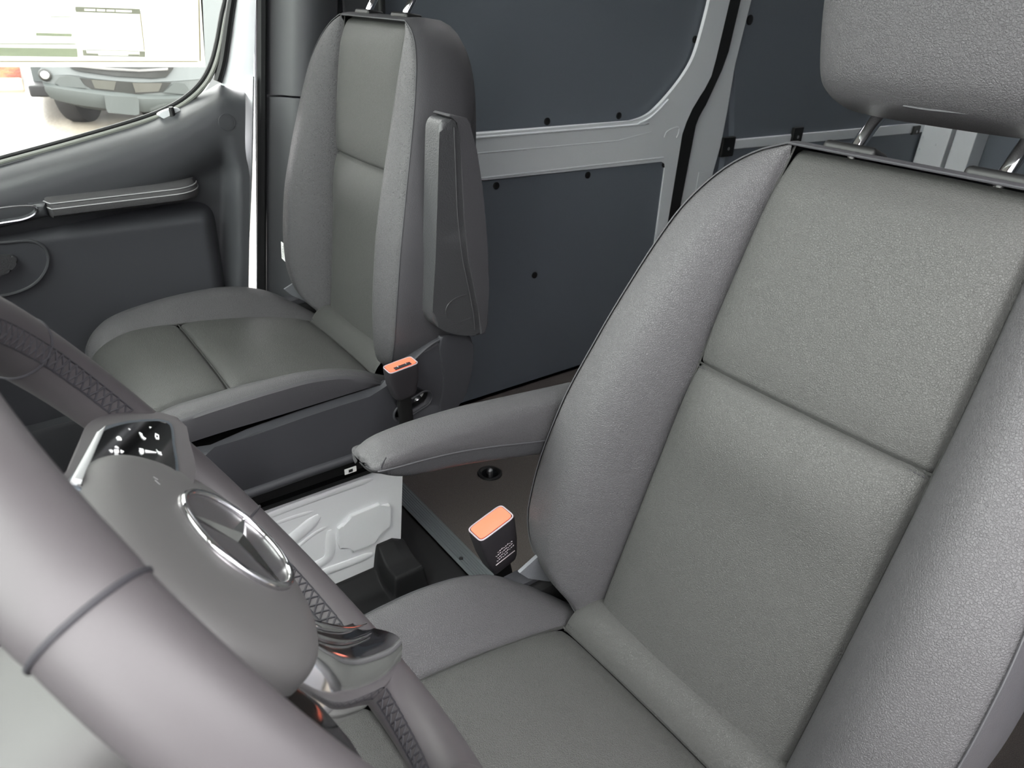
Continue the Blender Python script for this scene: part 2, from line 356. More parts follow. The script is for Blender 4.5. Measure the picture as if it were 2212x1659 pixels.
# upper trim: loft along the window line, rolling from the glass down to the panel
secs = []
ycut = ((.852, 0), (.840, -.004), (.820, -.011), (.802, -.019), (.789, -.028), (.781, -.041), (.7770, -.060), (.7765, -.09), (.779, -.113), (.788, -.134), (.801, -.150), (.811, -.170), (.817, -.30), (.817, -.62))
sw = crv(pxy([(-420, 462), (-200, 407), (0, 352), (150, 311), (300, 267), (370, 238), (420, 212), (455, 192), (478, 181), (505, 185), (530, 189)], .838), 5)
for i_, p in enumerate(sw):
    kf = min(1, max(0, (i_/(len(sw)-1)-.80)/.12)); kf = kf*kf*(3-2*kf)
    secs.append([V(x_ if w_ > -.1 else x_*(1-kf)+.7765*kf, .5022+(p[0]-.5022)*(x_+.79)/1.628-.147*w_, p[1]+w_) for x_, w_ in ycut])
endy = sw[-1][0]
obj('upper_trim', grid(secs), DOORP, pd)
# rear border of the door card
re = pxy([(535, 380), (531, 540), (526, 640), (522, 760)], XD)
rb = pxy([(513, 400), (511, 540), (508, 640), (504, 760)], XD-.002)
obj('rear_border', grid([[V(.835, a[0]-.001, a[1]), V(.787, a[0], a[1]), V(.779, a[0]+.006, a[1]), V(.7765, (a[0]+b[0])/2, (a[1]+b[1])/2), V(.778, b[0]-.01, b[1]), V(.790, b[0], b[1]), V(.815, b[0]+.014, b[1])] for a, b in zip(crv(re, 6), crv(rb, 6))]), DOORP, pd)
# recessed middle panel and lower, prouder pocket panel
mid = pxy([(-420, 470), (60, 345), (330, 300), (470, 305), (520, 350), (525, 700), (-420, 800)], .824)
sheet(mid, .845, .012, DOORP, 'middle_panel', pd, .004)
YR = at(487, 520, x=.775)[1]; zl0, zl1 = at(430, 441, x=.765), at(0, 490, x=.765)
G = []
for a in np.concatenate([np.linspace(0, .07, 16), np.linspace(.08, .95, 14)]):
    y = YR+a; ztop = zl0[2]+(zl1[2]-zl0[2])*(y-zl0[1])/(zl1[1]-zl0[1])-.02*max(0, 1-a/.05)**2; row = []
    for b in np.concatenate([np.linspace(0, .06, 14), np.linspace(.07, .62, 12)]):
        ka = math.sin(min(1, a/.045)*math.pi/2)**.6; kb = math.sin(min(1, b/.040)*math.pi/2)**.6
        row.append(V(.838-.070*ka*kb, y, ztop-b))
    G.append(row)
obj('lower_panel', grid(G), DOORD, pd)
# armrest pad with double stitching
ap = [(108, 425), (104, 455), (118, 470), (160, 474), (300, 458), (400, 444), (440, 430), (455, 410)]
front = crv(pxy(ap, .745), 5)
arm = []
for k, (p) in enumerate(front):
    f = k/(len(front)-1)
    arm.append([V(.822, p[0]*.98+.004, p[1]+.028-.01*f), V(.79, p[0], p[1]+.030-.01*f), V(.765, p[0], p[1]+.022-.006*f), V(.750, p[0], p[1]+.008), V(.747, p[0], p[1]-.004), V(.752, p[0], p[1]-.016), V(.775, p[0], p[1]-.024), V(.82, p[0], p[1]-.026)])
# armrest as a straight pad
y0, z0 = at(104, 468, x=.745)[1:]; y1, z1 = at(450, 425, x=.745)[1:]
def armsec(t):
    y = y0+(y1-y0)*t; z = z0+(z1-z0)*t; r = .012
    sh = 1.0 if .03 < t < .76 else (.6+.4*min(t/.03, 1) if t <= .03 else math.sqrt(max(0.02, 1-((t-.76)/.24)**2.4)))
    xf = .826-(.826-.742)*sh
    return [V(.84, y, z+.034), V(.79 if xf < .77 else xf+.018, y, z+.031), V(xf+.014, y, z+.024), V(xf+.004, y, z+.0175), V(xf, y, z+.009), V(xf+.002, y, z+.0), V(xf+.012, y, z-.006), V(.84, y, z-.008)]
obj('armrest', loft([armsec(t) for t in np.concatenate([np.linspace(0, .04, 5), np.linspace(.06, .74, 10), np.linspace(.76, 1, 20)])]), LEA, pd)
for dz, dx in ((.0212, .0075), (.0125, .001)):
    pts = [V(armsec(t)[4][0]+dx, y0+(y1-y0)*t, z0+(z1-z0)*t+dz) for t in np.linspace(.0, 1, 60)]
    obj('stitching', tube(pts, .0012, 6), THR, pd)
# ledge and pull cup forward of the armrest
lg = [(-420, 520), (0, 452), (100, 440), (108, 470), (0, 492), (-420, 565)]
ledge_o = obj('ledge', prism([V(.83, *p) for p in pxy(lg, .755)], (-.075, 0, 0), .012, 4), DOORP, pd)
cup = crv(pxy([(-200, 480), (0, 450), (66, 445), (78, 452), (72, 464), (48, 474), (0, 482), (-200, 515)], .753), 4, True)
cut(ledge_o, prism([V(.795, *p) for p in cup], (-.06, 0, 0), 0))
obj('pull_cup', prism([V(.800, *p) for p in cup], (-.006, 0, 0), 0), DOORD, pd)
obj('cup_rim', tube([V(.7525, *p) for p in cup], .0022, 6, True), SAT, pd)
# inner handle bezel
bz = crv(pxy([(-140, 530), (0, 524), (60, 520), (90, 530), (104, 553), (100, 580), (80, 608), (45, 628), (-10, 640), (-140, 650)], .765), 5, True)
obj('handle_bezel', prism([V(.775, *p) for p in bz], (-.012, 0, 0), .004, 3), DOORD, pd)
obj('bezel_rim', tube([V(.7635, *p) for p in bz], .0032, 8, True), DOORP, pd)
hd = crv(pxy([(-120, 556), (0, 552), (28, 552), (38, 561), (30, 578), (10, 592), (-60, 612), (-120, 615)], .755), 4, True)
obj('handle', prism([V(.765, *p) for p in hd], (-.014, 0, 0), .003, 2), PLT, pd)
obj('plug', disc(at(490, 264, x=.7765), .0155, (-1, 0, 0), .0012, 24), DOORP, pd)
obj('plug_ring', tube([at(490, 264, x=.7762)+.0162*V(0, math.cos(t), math.sin(t)) for t in np.linspace(0, 2*math.pi, 28, endpoint=False)], .0009, 6, True), DOORP, pd)
# pocket rim low on the door
pk = crv([at(-300, 960, x=.74), at(-60, 950, x=.74), at(60, 935, x=.74), at(150, 912, x=.74), at(300, 880, x=.74)], 5)
obj('pocket', grid([[p+V(.07, 0, .0), p+V(.004, 0, .003), p+V(-.004, 0, .003), p+V(-.006, 0, -.006), p+V(-.004, 0, -.16), p+V(.05, 0, -.28)] for p in pk]), DOORP, pd)
# white metal flank of the door and window frame
edge = crv(pxy([(566, -120), (553, 0), (551, 100), (549, 190), (545, 380), (537, 560), (533, 640), (528, 780)], .815), 5)
frm_in = crv(pxy([(522, -120), (505, 0), (498, 60), (488, 120), (478, 165), (500, 200), (530, 205), (530, 380), (526, 640), (520, 780)], .84), 5)
ed2 = crv(pxy([(566, -120), (553, 0), (549, 100), (546, 190)], .826), 10); in2 = crv(pxy([(522, -120), (506, 0), (495, 100), (480, 185)], .845), 10)
obj('window_frame', grid([[V(.845, b[0]+.004, b[1]), V(.838, b[0]-.004, b[1]), V(.832, b[0]*.6+a[0]*.4, b[1]*.6+a[1]*.4), V(.826, b[0]*.3+a[0]*.7, b[1]*.3+a[1]*.7), V(.824, a[0], a[1]), V(.87, a[0]-.004, a[1])] for a, b in zip(ed2, in2)]), WHT, pd)
obj('door_flank', grid([[V(.826, a[0]+.016, a[1]), V(.815, a[0]+.008, a[1]), V(.812, a[0]+.004, a[1]), V(.814, a[0]+.0005, a[1]), V(.82, a[0]-.002, a[1]), V(.87, a[0]-.003, a[1])] for a in edge[14:]]), WHT, pd)
# glass and seals
top = at(510, -80, x=.85); gy = [(p[0], p[1]) for p in SIL]
glass = gy+[(gy[-1][0]-.08, 1.62), (.95, 1.62)]
win = S(obj('window_1', prism([V(.862, *p) for p in [(q[0], q[1]-.015) for q in glass]], (.004, 0, 0), 0), GLS)); win['label'] = 'side window of the passenger door with a paper sticker'
obj('window_seal', tube([V(.846, p[0], p[1]) for p in SIL], .0045, 8), pm('seal_grey', rgb(120, 122, 116), .5), pd)
obj('outer_seal', tube([V(.858, p[0]+.004, p[1]+.004) for p in SIL], .005, 8), RUB, pd)
sr = crv(pxy([(470, 176), (482, 130), (492, 60), (501, 0), (516, -80)], .842), 6)
obj('run_channel', tube([V(.842, *p) for p in sr], .009, 8), BLK, pd)
obj('top_frame', prism([V(.87, q[0], q[1]) for q in [(1.1, 1.62), (-.2, 1.62), (-.2, 1.86), (1.1, 1.86)]], (-.05, 0, 0), .01), DOORP, pd)
obj('front_frame', prism([V(.87, q[0], q[1]) for q in [(.92, .2), (1.30, .2), (1.30, 1.1), (.95, 1.62), (.90, 1.62), (.90, .9)]], (-.05, 0, 0), .01), DOORP, pd)
obj('outer_skin', prism([V(.90, q[0], q[1]) for q in [(1.28, .05), (-.02, .05), (.02, .9), (1.25, .78)]], (.015, 0, 0), .003), WHT, pd)
# lock pin on its oval seat
lk = at(372, 250, x=.832)
ov = crv(pxy([(342, 249), (355, 240), (375, 234), (390, 236), (392, 247), (380, 256), (362, 259)], .826), 4, True)
obj('lock_seat', prism([V(.84, *p) for p in ov], (-.011, 0, 0), .003, 2), WHT, pd)
a_, b_ = at(374, 253, x=.826), at(369, 231, x=.826)
obj('lock_pin', tube([a_, a_*.7+b_*.3, a_*.1+b_*.9, b_], [.0062, .0052, .0052, .004], 12), BLK, pd)
# paper sticker on the glass
XS = .858
def qx(pts, off=0.): return [at(a, b, x=XS-off) for a, b in pts]
stk = empty('window_sticker', at(200, 140, x=XS), label='white paper price sheet stuck inside the passenger window', cat='sticker')
PAP = bpy.data.materials.new('sheet_paper'); PAP.use_nodes = True
nt = PAP.node_tree; tr = nt.nodes.new('ShaderNodeBsdfTranslucent'); tr.inputs[0].default_value = (.9, .9, .86, 1); mxs = nt.nodes.new('ShaderNodeMixShader'); mxs.inputs[0].default_value = .65
nt.nodes['Principled BSDF'].inputs['Base Color'].default_value = (.9, .9, .88, 1)
nt.links.new(nt.nodes['Principled BSDF'].outputs[0], mxs.inputs[1]); nt.links.new(tr.outputs[0], mxs.inputs[2]); nt.links.new(mxs.outputs[0], nt.nodes['Material Output'].inputs[0])
def inkmat(nm, v):
    m = PAP.copy(); m.name = nm; m.node_tree.nodes['Translucent BSDF'].inputs[0].default_value = v; m.node_tree.nodes['Principled BSDF'].inputs['Base Color'].default_value = v; return m
INK = inkmat('sheet_ink', (.55, .56, .50, 1)); INKG = inkmat('sheet_ink_green', (.62, .66, .56, 1)); INKY = inkmat('sheet_ink_line', (.6, .55, .42, 1))
obj('sheet', prism(qx([(-420, 148), (-420, -300), (424, -300), (434, 0), (440, 92), (444, 145), (300, 145), (0, 145)]), (.0004, 0, 0), 0), PAP, stk)
for nm, q, m in (('footer_bar', [(178, 108), (186, 108.2), (188, 120.2), (180, 120)], INK), ('footer_bar', [(301, 110.8), (313, 111), (313, 123), (302, 122.8)], INK), ('footer_bar', [(187, 115), (212, 115.6), (212, 120.8), (188, 120.2)], INK), ('footer_bar', [(277, 117), (301, 117.5), (302, 122.7), (277, 122)], INK), ('footer_bar', [(212, 119.4), (277, 120.6), (277, 122), (212, 120.9)], INK), ('footer_bar', [(187, 107.5), (300, 109.8), (300, 111), (187, 108.7)], INK), ('side_rule', [(302, 31), (304, 31), (313, 110), (311.5, 110)], INKY),
                 ('text_block', [(-200, 100), (166, 105), (168, 123), (-200, 118)], INKG), ('rule', [(-200, 93), (164, 94), (164, 96), (-200, 95)], INKG), ('rule', [(0, 132), (425, 132), (432, 134), (0, 134)], INKY), ('rule', [(422, -300), (424, -300), (434, 132), (431, 132)], INKY), ('rule', [(110, 36), (155, 36), (155, 37.5), (110, 37.5)], INKG), ('rule', [(78, 71), (155, 73), (155, 79), (78, 77)], INKG)):
    obj(nm, prism(qx(q, .0006), (.0003, 0, 0), 0), m, stk)
def hb_(a, b, y0, y1): obj('header_bar', prism(qx([(a, y0+(a-163)*.036), (b, y0+(b-163)*.036), (b, y1+(b-163)*.036), (a, y1+(a-163)*.036)], .0006), (.0003, 0, 0), 0), INK, stk)
hb_(163, 302, 14.5, 18); hb_(164, 304, 22.5, 25.5)                  # the words between the strips stay paper white
for a, b in ((163, 182), (206, 209), (227, 230), (247, 250), (285, 303)): hb_(a, b, 18, 22.5)
obj('outer_skin', prism([V(.905, q[0], q[1]) for q in [(-3.45, .0), (.0, .0), (-.02, .62), (-.07, 1.05), (-.16, 1.88), (-3.45, 1.88)]], (.015, 0, 0), .003), WHT, wr)
obj('sill', prism([V(.82, q[0], q[1]) for q in [(-3.42, FZ-.06), (1.3, FZ-.06), (1.3, FZ+.055), (.03, FZ+.055), (-.25, FZ+.0), (-3.42, FZ+.0)]], (.09, 0, 0), .006), RUB, wr)
obj('sill', prism([V(-.80, q[0], q[1]) for q in [(-3.42, FZ-.2), (1.3, FZ-.2), (1.3, FZ+.02), (-3.42, FZ+.02)]], (-.09, 0, 0), .006), RUB, wl)
obj('pillar', prism([V(-.80, q[0], q[1]) for q in [(-.45, FZ), (-.22, FZ), (-.30, 1.86), (-.48, 1.86)]], (-.09, 0, 0), .02), DOORP, wl)

obj('door_header', prism([V(-.80, q[0], q[1]) for q in [(-.32, 1.60), (.72, 1.60), (.60, 1.86), (-.32, 1.86)]], (-.05, 0, 0), .015), DOORP, wl)

# ================================================================ SEATS
def pil(d, a=.0065, sa=.0032, b=.005, sb=.016): return -(a*np.exp(-(d/sa)**2)+b*np.exp(-(d/sb)**1.5))
class Seat:
    def __init__(s, cx, dy, dz, rec):
        s.o = V(cx, -.013+dy, .56+dz); s.t = rec; s.cx, s.dy, s.dz = cx, dy, dz
        s.S = V(0, -math.sin(rec), math.cos(rec)); s.N = V(0, math.cos(rec), math.sin(rec)); s.U = V(1, 0, 0)
    def B(s, u, h, n): return s.o+s.U*u+s.S*h+s.N*n              # backrest frame
    def C(s, u, y, z): return V(s.cx+u, s.dy+y, s.dz+z)          # cushion frame
SB = [-.035, -.02, 0, .03, .08, .15, .22, .32, .40, .45, .49, .54, .57, .583]
def uo(h): return ci(h, SB, [.150, .172, .205, .238, .255, .259, .256, .244, .231, .221, .210, .184, .152, .124])
def no(h): return ci(h, SB, [.012, .020, .040, .055, .065, .069, .068, .058, .045, .036, .028, .014, .004, 0])
def nst(h): return no(h)*ci(h, [-.035, .1, .2, .32, .583], [.9, .86, .84, .80, .78])     # height of the outer stitch line
def up_(h): return ci(h, [-.035, 0, .34, .50, .583], [.134, .136, .133, .127, .120])
def ncen(h):     # centre of the backrest, lumbar swell below the crease
    return .010*np.exp(-((h-.27)/.055)**2)+.004*np.exp(-((h-.45)/.08)**2)-.012*np.clip((h-.54)/.045, 0, 1)**2
CR = .335        # height of the cross seam
def backrest(st, T, detail=1):
    B = st.B
    def insert(h0, h1, topseam):
        hs = edges_lin(h0, h1, 46, .75); vs = edges_lin(-1, 1, 56, .75); P = []
        for h in hs:
            w = up_(h); row = []
            for v in vs:
                u = v*w; d = (1-abs(v))*w; dh = min(h-h0 if h0 > 0 else 1, h1-h)
                kk = min(1, (uo(h)-w)/.03); n = ncen(h)*(1-abs(v)**4*kk)+.004*(1-v*v)+pil(d)*(.15+.85*kk)-.004*(1-kk)
                n += pil(dh, .006, .003, .006, .02) if not topseam or h-h0 < h1-h else pil(dh, .003, .004, .012, .03)
                row.append(B(u, h, n+.004))
            P.append(row)
        return grid(P)
    bk = obj('backrest', insert(-.035, CR, False), LEA2, T)
    obj('upper_insert', insert(CR, .583, True), LEA2, bk)
    hs = np.concatenate([edges_lin(-.035, .10, 20, .2), edges_lin(.10, .583, 50, .5)[1:]])
    for sg in (1, -1):
        P = []
        for h in hs:
            a, b, nb = up_(h), uo(h), no(h); W_ = b-a; row = []
            for v in edges_lin(0, 1, 30, .8):
                vc_ = .55; ns = nst(h); nc = nb+.02*W_
                n = nc*math.sin(math.pi/2*v/vc_)**.85 if v < vc_ else nc-(nc-ns)*((v-vc_)/(1-vc_))**1.9
                n += pil(v*W_)*min(1, W_/.03)*.8
                n -= .003*math.exp(-(((1-v)*W_)/.004)**2)
                row.append(B(sg*(a+W_*v), h, n))
            P.append(row)
        obj('side_bolster', grid(P), LEA, bk)
        # seam between insert and bolster
        obj('seam', tube([B(sg*up_(h), h, -.0095) for h in hs], .0014, 6), GAPM, bk)
    obj('seam', tube([B(v*up_(CR), CR, -.0085) for v in np.linspace(-1, 1, 30)], .0013, 6), GAPM, bk)
    # cross-seam stitches
    sts = []
    for v in np.linspace(-.96, .96, 66):
        sts.append(tube([B(v*up_(CR)-.0014, CR-.0035, -.0035), B(v*up_(CR)+.0008, CR-.0035, -.003)], .0006, 5))
    obj('stitching', join(*sts), THD, bk)
    # outline from lower far side over the top to the lower near side
    ol = [(uo(h), h, nst(h)) for h in hs]
    ol = ol+[(u, .583, -.0005) for u in np.linspace(.118, -.118, 26)]+[(-a, b, c) for a, b, c in ol[::-1]]
    ol = np.array(ol)
    obj('piping', tube([B(u, h+.0005, n-.0008) for u, h, n in ol], .0009, 6), st.pip, bk)
    tg = np.gradient(ol[:, :2], axis=0); tg /= np.linalg.norm(tg, axis=1)[:, None]+1e-9
    for _ in range(4): tg[1:-1] = (tg[:-2]+tg[1:-1]*2+tg[2:])/4
    nm = np.stack([tg[:, 1], -tg[:, 0]], 1); nm /= np.linalg.norm(nm, axis=1)[:, None]
    P = []
    for (u, h, n), w in zip(ol, nm):
        row = []
        for f, e in ((0, -.001), (.06, .0035), (.18, .007), (.38, .010), (.62, .010), (.82, .004), (.94, -.008), (1, -.026)):
            row.append(B(u+w[0]*e, h+w[1]*e, n*(1-f)+f*(-.108)))
        P.append(row)
    obj('side_gusset', grid(P), LEAD, bk)
    cen = B(0, .25, -.112); row = [p[-1] for p in P]; v = row+[B(p_[0]*.5, .25+(p_[1]-.25)*.5, -.115) for p_ in ol]+[cen]
    m = len(row); f = [(i, i+1, m+i+1, m+i) for i in range(m-1)]+[(m+i, m+i+1, 2*m) for i in range(m-1)]
    obj('back_cover', (v, f), LEAD, bk)
    return bk
def posts(st, T, lean=.0, L=.075):
    for sg in (1, -1):
        c = st.B(sg*.069, .588, -.034)
        obj('post_guide', box(c+st.S*.003, (.056, .034, .012), .005, (st.U, st.N, st.S), 3), BLK, T)
        obj('headrest_post', tube([c-st.S*.02, c+st.S*.01, c+st.S*.03-st.N*.010, c+st.S*(L-.01)-st.N*.030, c+st.S*(L+.03)-st.N*.044], .0068, 14), CHR, T)
def headrest(st, T):
    secs = []
    for h, w, n0, n1 in ((.628, .080, .000, .022), (.630, .094, -.020, .040), (.637, .108, -.034, .052), (.650, .118, -.043, .061), (.68, .126, -.050, .066), (.72, .132, -.052, .068), (.77, .134, -.050, .066), (.81, .128, -.044, .058), (.83, .115, -.030, .045), (.838, .09, -.01, .025)):
        sec = []
        for t in np.linspace(0, 2*math.pi, 48, endpoint=False):
            c, s_ = math.cos(t), math.sin(t); e = 2/3.2
            sec.append(st.B(w*math.copysign(abs(c)**e, c), h-.018*(math.copysign(abs(s_)**e, s_) > 0)*0, (n0+n1)/2-.03+.32*(h-.64)+(n1-n0)/2*math.copysign(abs(s_)**e, s_)*(1-.12*c*c)))
        secs.append(sec)
    secs = crv(np.array(secs).reshape(len(secs), -1), 4).reshape(-1, 48, 3)
    o = obj('headrest', loft(secs), LEA, T)
    pts = [st.B(u, .6305+.004*abs(u)/.1, .010-.12*u*u*8) for u in np.linspace(-.085, .02, 14)]
    obj('seam', tube(pts, .0012, 6), PIP2, o)
# ---- cushion
YB = [-.075, -.02, .0285, .05, .07, .10, .15, .21, .27, .33, .41, .44, .462, .474]
def zbol(y): return ci(y, YB, [.455, .497, .536, .551, .566, .582, .598, .6045, .603, .598, .585, .570, .548, .515])
YC = [.0285, .06, .1, .17, .25, .307, .38, .42, .45, .468, .476]
def zcen(y): return ci(y, YC, [.5335, .543, .553, .568, .579, .585, .584, .575, .558, .535, .505])
US = .155; GY = .0285; KY = .300
def us(y): return ci(y, [-.08, .0285, .25, .38, .476], [.150, US, .158, .165, .160])
def ue(y): return ci(y, [-.08, -.02, .03, .10, .25, .38, .44, .476], [.175, .205, .230, .245, .248, .240, .222, .190])
def zbot(y): return ci(y, [-.08, 0, .1, .3, .42, .476], [.44, .535, .552, .548, .535, .50])
def cushion(st, T):
    C = st.C
    def pad(y0, y1, fa, fb):
        P = []
        for y in edges_lin(y0, y1, 44, .75):
            w = us(y); row = []
            for v in edges_lin(-1, 1, 50, .75):
                d = (1-abs(v))*w; z = zcen(y)+.004*(1-v*v)+pil(d)
                if fa: z += pil(y-y0, .006, .004, .008, .02)
                if fb: z += pil(y1-y, .006, .004, .008, .02)
                row.append(C(v*w, y, z))
            P.append(row)
        return grid(P)
    cu = obj('cushion', pad(GY, KY, True, True), LEA2, T)
    obj('front_pad', pad(KY, .476, True, False), LEA2, cu)
    # rounded roll at the back of the seat
    P = []
    for a in edges_lin(0, 1, 22, .6):
        row = []
        for v in edges_lin(-1, 1, 40, .6):
            y = GY-.105*a; z = .5335+.030*math.sin(math.pi*min(1, a*1.25))**.8*(1 if a < .4 else 1)-.05*max(0, a-.45)**1.2
            z += pil((1-abs(v))*US, .004, .005, .006, .02)*.8+pil(a*.105, .004, .003, .003, .01)
            row.append(C(v*us(y)*.985, y, z))
        P.append(row)
    obj('rear_roll', grid(P), LEA2, cu)
    for y in (GY, KY): obj('seam', tube([C(v*us(y), y, zcen(y)-.0105+.004*(1-v*v)) for v in np.linspace(-1, 1, 30)], .0014, 6), GAPM, cu)
    sts = [tube([C(v*US-.0012, GY-.003, zcen(GY)-.003), C(v*US+.0012, GY-.003, zcen(GY)-.003)], .0006, 5) for v in np.linspace(-.96, .96, 60)]
    obj('stitching', join(*sts), THD, cu)
    ys = np.concatenate([edges_lin(-.075, .10, 24, .1), edges_lin(.10, .474, 44, .4)[1:]])
    for sg in (1, -1):
        P, Q, pipe = [], [], []
        for y in ys:
            a, b = us(y), ue(y); W_ = b-a; zi = zcen(max(y, GY))-.006 if y > GY else .5335-.006-.35*(GY-y); zi = min(zi, zbol(y)+.004); zc = zbol(y); row = []
            for v in edges_lin(0, 1, 26, .7):
                s_ = v*v*(3-2*v); z = zi*(1-s_)+zc*s_+.16*W_*math.sin(math.pi*v)*(.5+.5*v)+pil(v*W_, .005, .004, .003, .012)*min(1, W_/.03)
                z -= .003*math.exp(-(((1-v)*W_)/.004)**2)
                row.append(C(sg*(a+W_*v), y, z))
            P.append(row); pipe.append(row[-1])
            zl = min(zbot(y), zc-.012)
            Q.append([C(sg*b, y, zc-.0015), C(sg*(b+.004), y, zc-.006), C(sg*(b+.005), y, zc*.5+zl*.5), C(sg*(b+.002), y, zl+.003), C(sg*(b-.012), y, zl)])
        obj('thigh_bolster', grid(P), LEA, cu)
        obj('piping', tube(pipe, .0014, 6), st.pip, cu)
        obj('cushion_side', grid(Q), LEAD, cu)
        obj('seam', tube([C(sg*us(y), y, (zcen(y) if y > GY else .5335-.35*(GY-y))-.0105) for y in ys if y > -.02], .0014, 6), GAPM, cu)
    # front roll down and underside
    P = []
    for f, dz in ((0, 0), (.4, -.03), (.8, -.07), (1, -.11)):
        P.append([C(v*.19, .476-.03*f*f, .505+dz) for v in np.linspace(-1, 1, 12)])
    obj('front_lip', grid(P), LEAD, cu)
    obj('seat_pan', box(C(0, .18, .475), (.42, .50, .06), .02), BLK, cu)
    return cu
PIP1 = PIP2 = pm('piping', rgb(58, 58, 61), .58)
DS = Seat(-.4815, 0, 0, math.radians(17.4)); PS = Seat(.4815, -.0692, .0563, math.radians(17.4)-.1991)
DS.pip = PIP1; PS.pip = PIP2
ds = empty('driver_seat', (-.4815, .15, FZ), label='grey leather driver seat with its inboard armrest folded down', cat='seat')
ps = empty('passenger_seat', (.4815, .10, .385), label='grey leather passenger seat with its armrest folded upright, beside the window', cat='seat')
for st, T in ((DS, ds), (PS, ps)):
    backrest(st, T); cushion(st, T); posts(st, T)
headrest(DS, ds); headrest(PS, ps)

# ---- passenger seat: side shield, rails, folded armrest
XP = .235
sh = [(420, 985), (466, 978), (548, 942), (660, 902), (739, 876), (800, 857), (838, 845), (868, 812), (885, 790), (905, 768), (930, 746), (950, 734), (968, 727), (1000, 720), (1018, 723), (1025, 745), (1024, 790), (1010, 850), (985, 890), (930, 935), (860, 962), (784, 990), (660, 1033), (541, 1074), (400, 1120)]
shp = [V(XP, *p) for p in pxy(sh, .208)]
sho = obj('side_shield', prism(shp, (-.026, 0, 0), .010, 3), PLD, ps)
# lower moulded lip and the raised recliner cover
lipc = crv(pxy([(395, 1112), (541, 1066), (660, 1024), (784, 981), (850, 948), (890, 922)], .207), 6)
obj('lip', tube([V(.2095, *p) for p in lipc], .009, 10), PLA, sho)
rc = crv(pxy([(950, 736), (968, 729), (1000, 722), (1016, 725), (1023, 745), (1022, 790), (1008, 850), (985, 888), (950, 900), (957, 860), (960, 815)], .203), 3, True)
obj('recliner_cover', prism([V(.212, *p) for p in rc], (-.008, 0, 0), .005, 3), PLA, sho)
edgec = crv(pxy([(884, 793), (905, 770), (930, 748), (950, 736), (968, 729)], .205), 5); obj('edge_roll', tube([V(.2085, *p) for p in edgec], .0035, 8), PLA, sho)
# slot in the shield where the belt anchor sits
s0, s1 = at(868, 893, x=.206), at(917, 862, x=.206)
ax = (s1-s0)/np.linalg.norm(s1-s0); up2 = np.cross(V(1, 0, 0), ax); slot = []
for t in np.linspace(-math.pi/2, math.pi/2, 10): slot.append(s1+.0165*(math.cos(t)*ax+math.sin(t)*up2))
for t in np.linspace(math.pi/2, 3*math.pi/2, 10): slot.append(s0+.0165*(math.cos(t)*ax+math.sin(t)*up2))
cut(sho, prism([p+V(.05, 0, 0) for p in slot], (-.07, 0, 0), 0))
obj('anchor_plate', box(V(.246, (s0[1]+s1[1])/2, (s0[2]+s1[2])/2), (.012, .15, .09), .003), PLD, sho)
obj('slot_rim', tube(slot, .0022, 8, True), PLA, sho)
c = at(906, 869, x=.232); obj('anchor_bolt', disc(c+V(.008, 0, 0), .0075, (-1, .2, .3), .005, 16, .002), STEEL, sho)
obj('paper_tag', prism([at(a, b, x=.236) for a, b in ((902, 848), (921, 848), (918, 858), (910, 857))], (-.0004, 0, 0), 0), PAPER, sho)
# track under the shield
for k, (dz, xx, m) in enumerate(((.0, .250, BLK), (-.020, .262, BLKG), (-.034, .268, RUB))):
    a, b = at(560, 1090, x=.25), at(800, 1003, x=.25)
    z = (a[2]+b[2])/2+.022+dz; obj('slide_rail', box(V(xx+.02, .10, z-.012), (.04, .62, .022), .003), m, ps)
cl_ = at(757, 1016, x=.228); obj('rail_label', box(cl_, (.002, .024, .012), .001), PAPER, ps)
obj('rail_mark', box(cl_-V(.0012, 0, 0), (.001, .008, .006), 0), BLK, ps)
# folded armrest: plastic shell and leather pad
fa = [(.985, -.02), (.99, 0)]
lo = pxy([(948, 254), (937, 268), (934, 300), (931, 420), (927, 560), (922, 650), (924, 685), (940, 703), (970, 714), (1000, 717), (1028, 715), (1024, 680), (1012, 620), (1000, 560), (991, 470), (986, 380), (983, 290), (978, 263), (965, 254)], .200)
ap_ = empty  # shell
arm_o = obj('armrest', prism([V(.222, *p) for p in crv(lo, 3, True)], (-.042, 0, 0), .007, 3), PLT, ps)
pad = pxy([(952, 247), (957, 243), (992, 251), (1000, 262), (1013, 320), (1026, 400), (1037, 520), (1041, 620), (1039, 690), (1032, 712), (1024, 713), (1020, 670), (1008, 610), (996, 550), (987, 460), (982, 370), (979, 290), (972, 258)], .200)
obj('pad', prism([V(.224, *p) for p in pad], (-.047, 0, 0), .008, 3), LEAD, arm_o)
obj('pivot_cap', tube(crv([at(a, b, x=.1796) for a, b in ((1008, 636), (985, 644), (968, 658), (963, 675), (970, 692), (985, 697), (1018, 686))], 5), .0008, 6), PLT, arm_o)
hc = at(943, 344, x=.203)+V(0, .004, 0); hq = V(.7, .7, 0)/math.hypot(.7, .7)
obj('screw_collar', tube([hc+.0048*(math.cos(t)*hq+math.sin(t)*V(0, 0, 1)) for t in np.linspace(0, 2*math.pi, 20, endpoint=False)], .0012, 8, True), PLT, arm_o)
obj('pad_seam', tube(crv([V(.1785, *p) for p in pxy([(981, 275), (985, 380), (989, 470), (999, 556), (1011, 616), (1022, 672), (1026, 712)], .1785)], 4), .0011, 6), LEAD, arm_o)
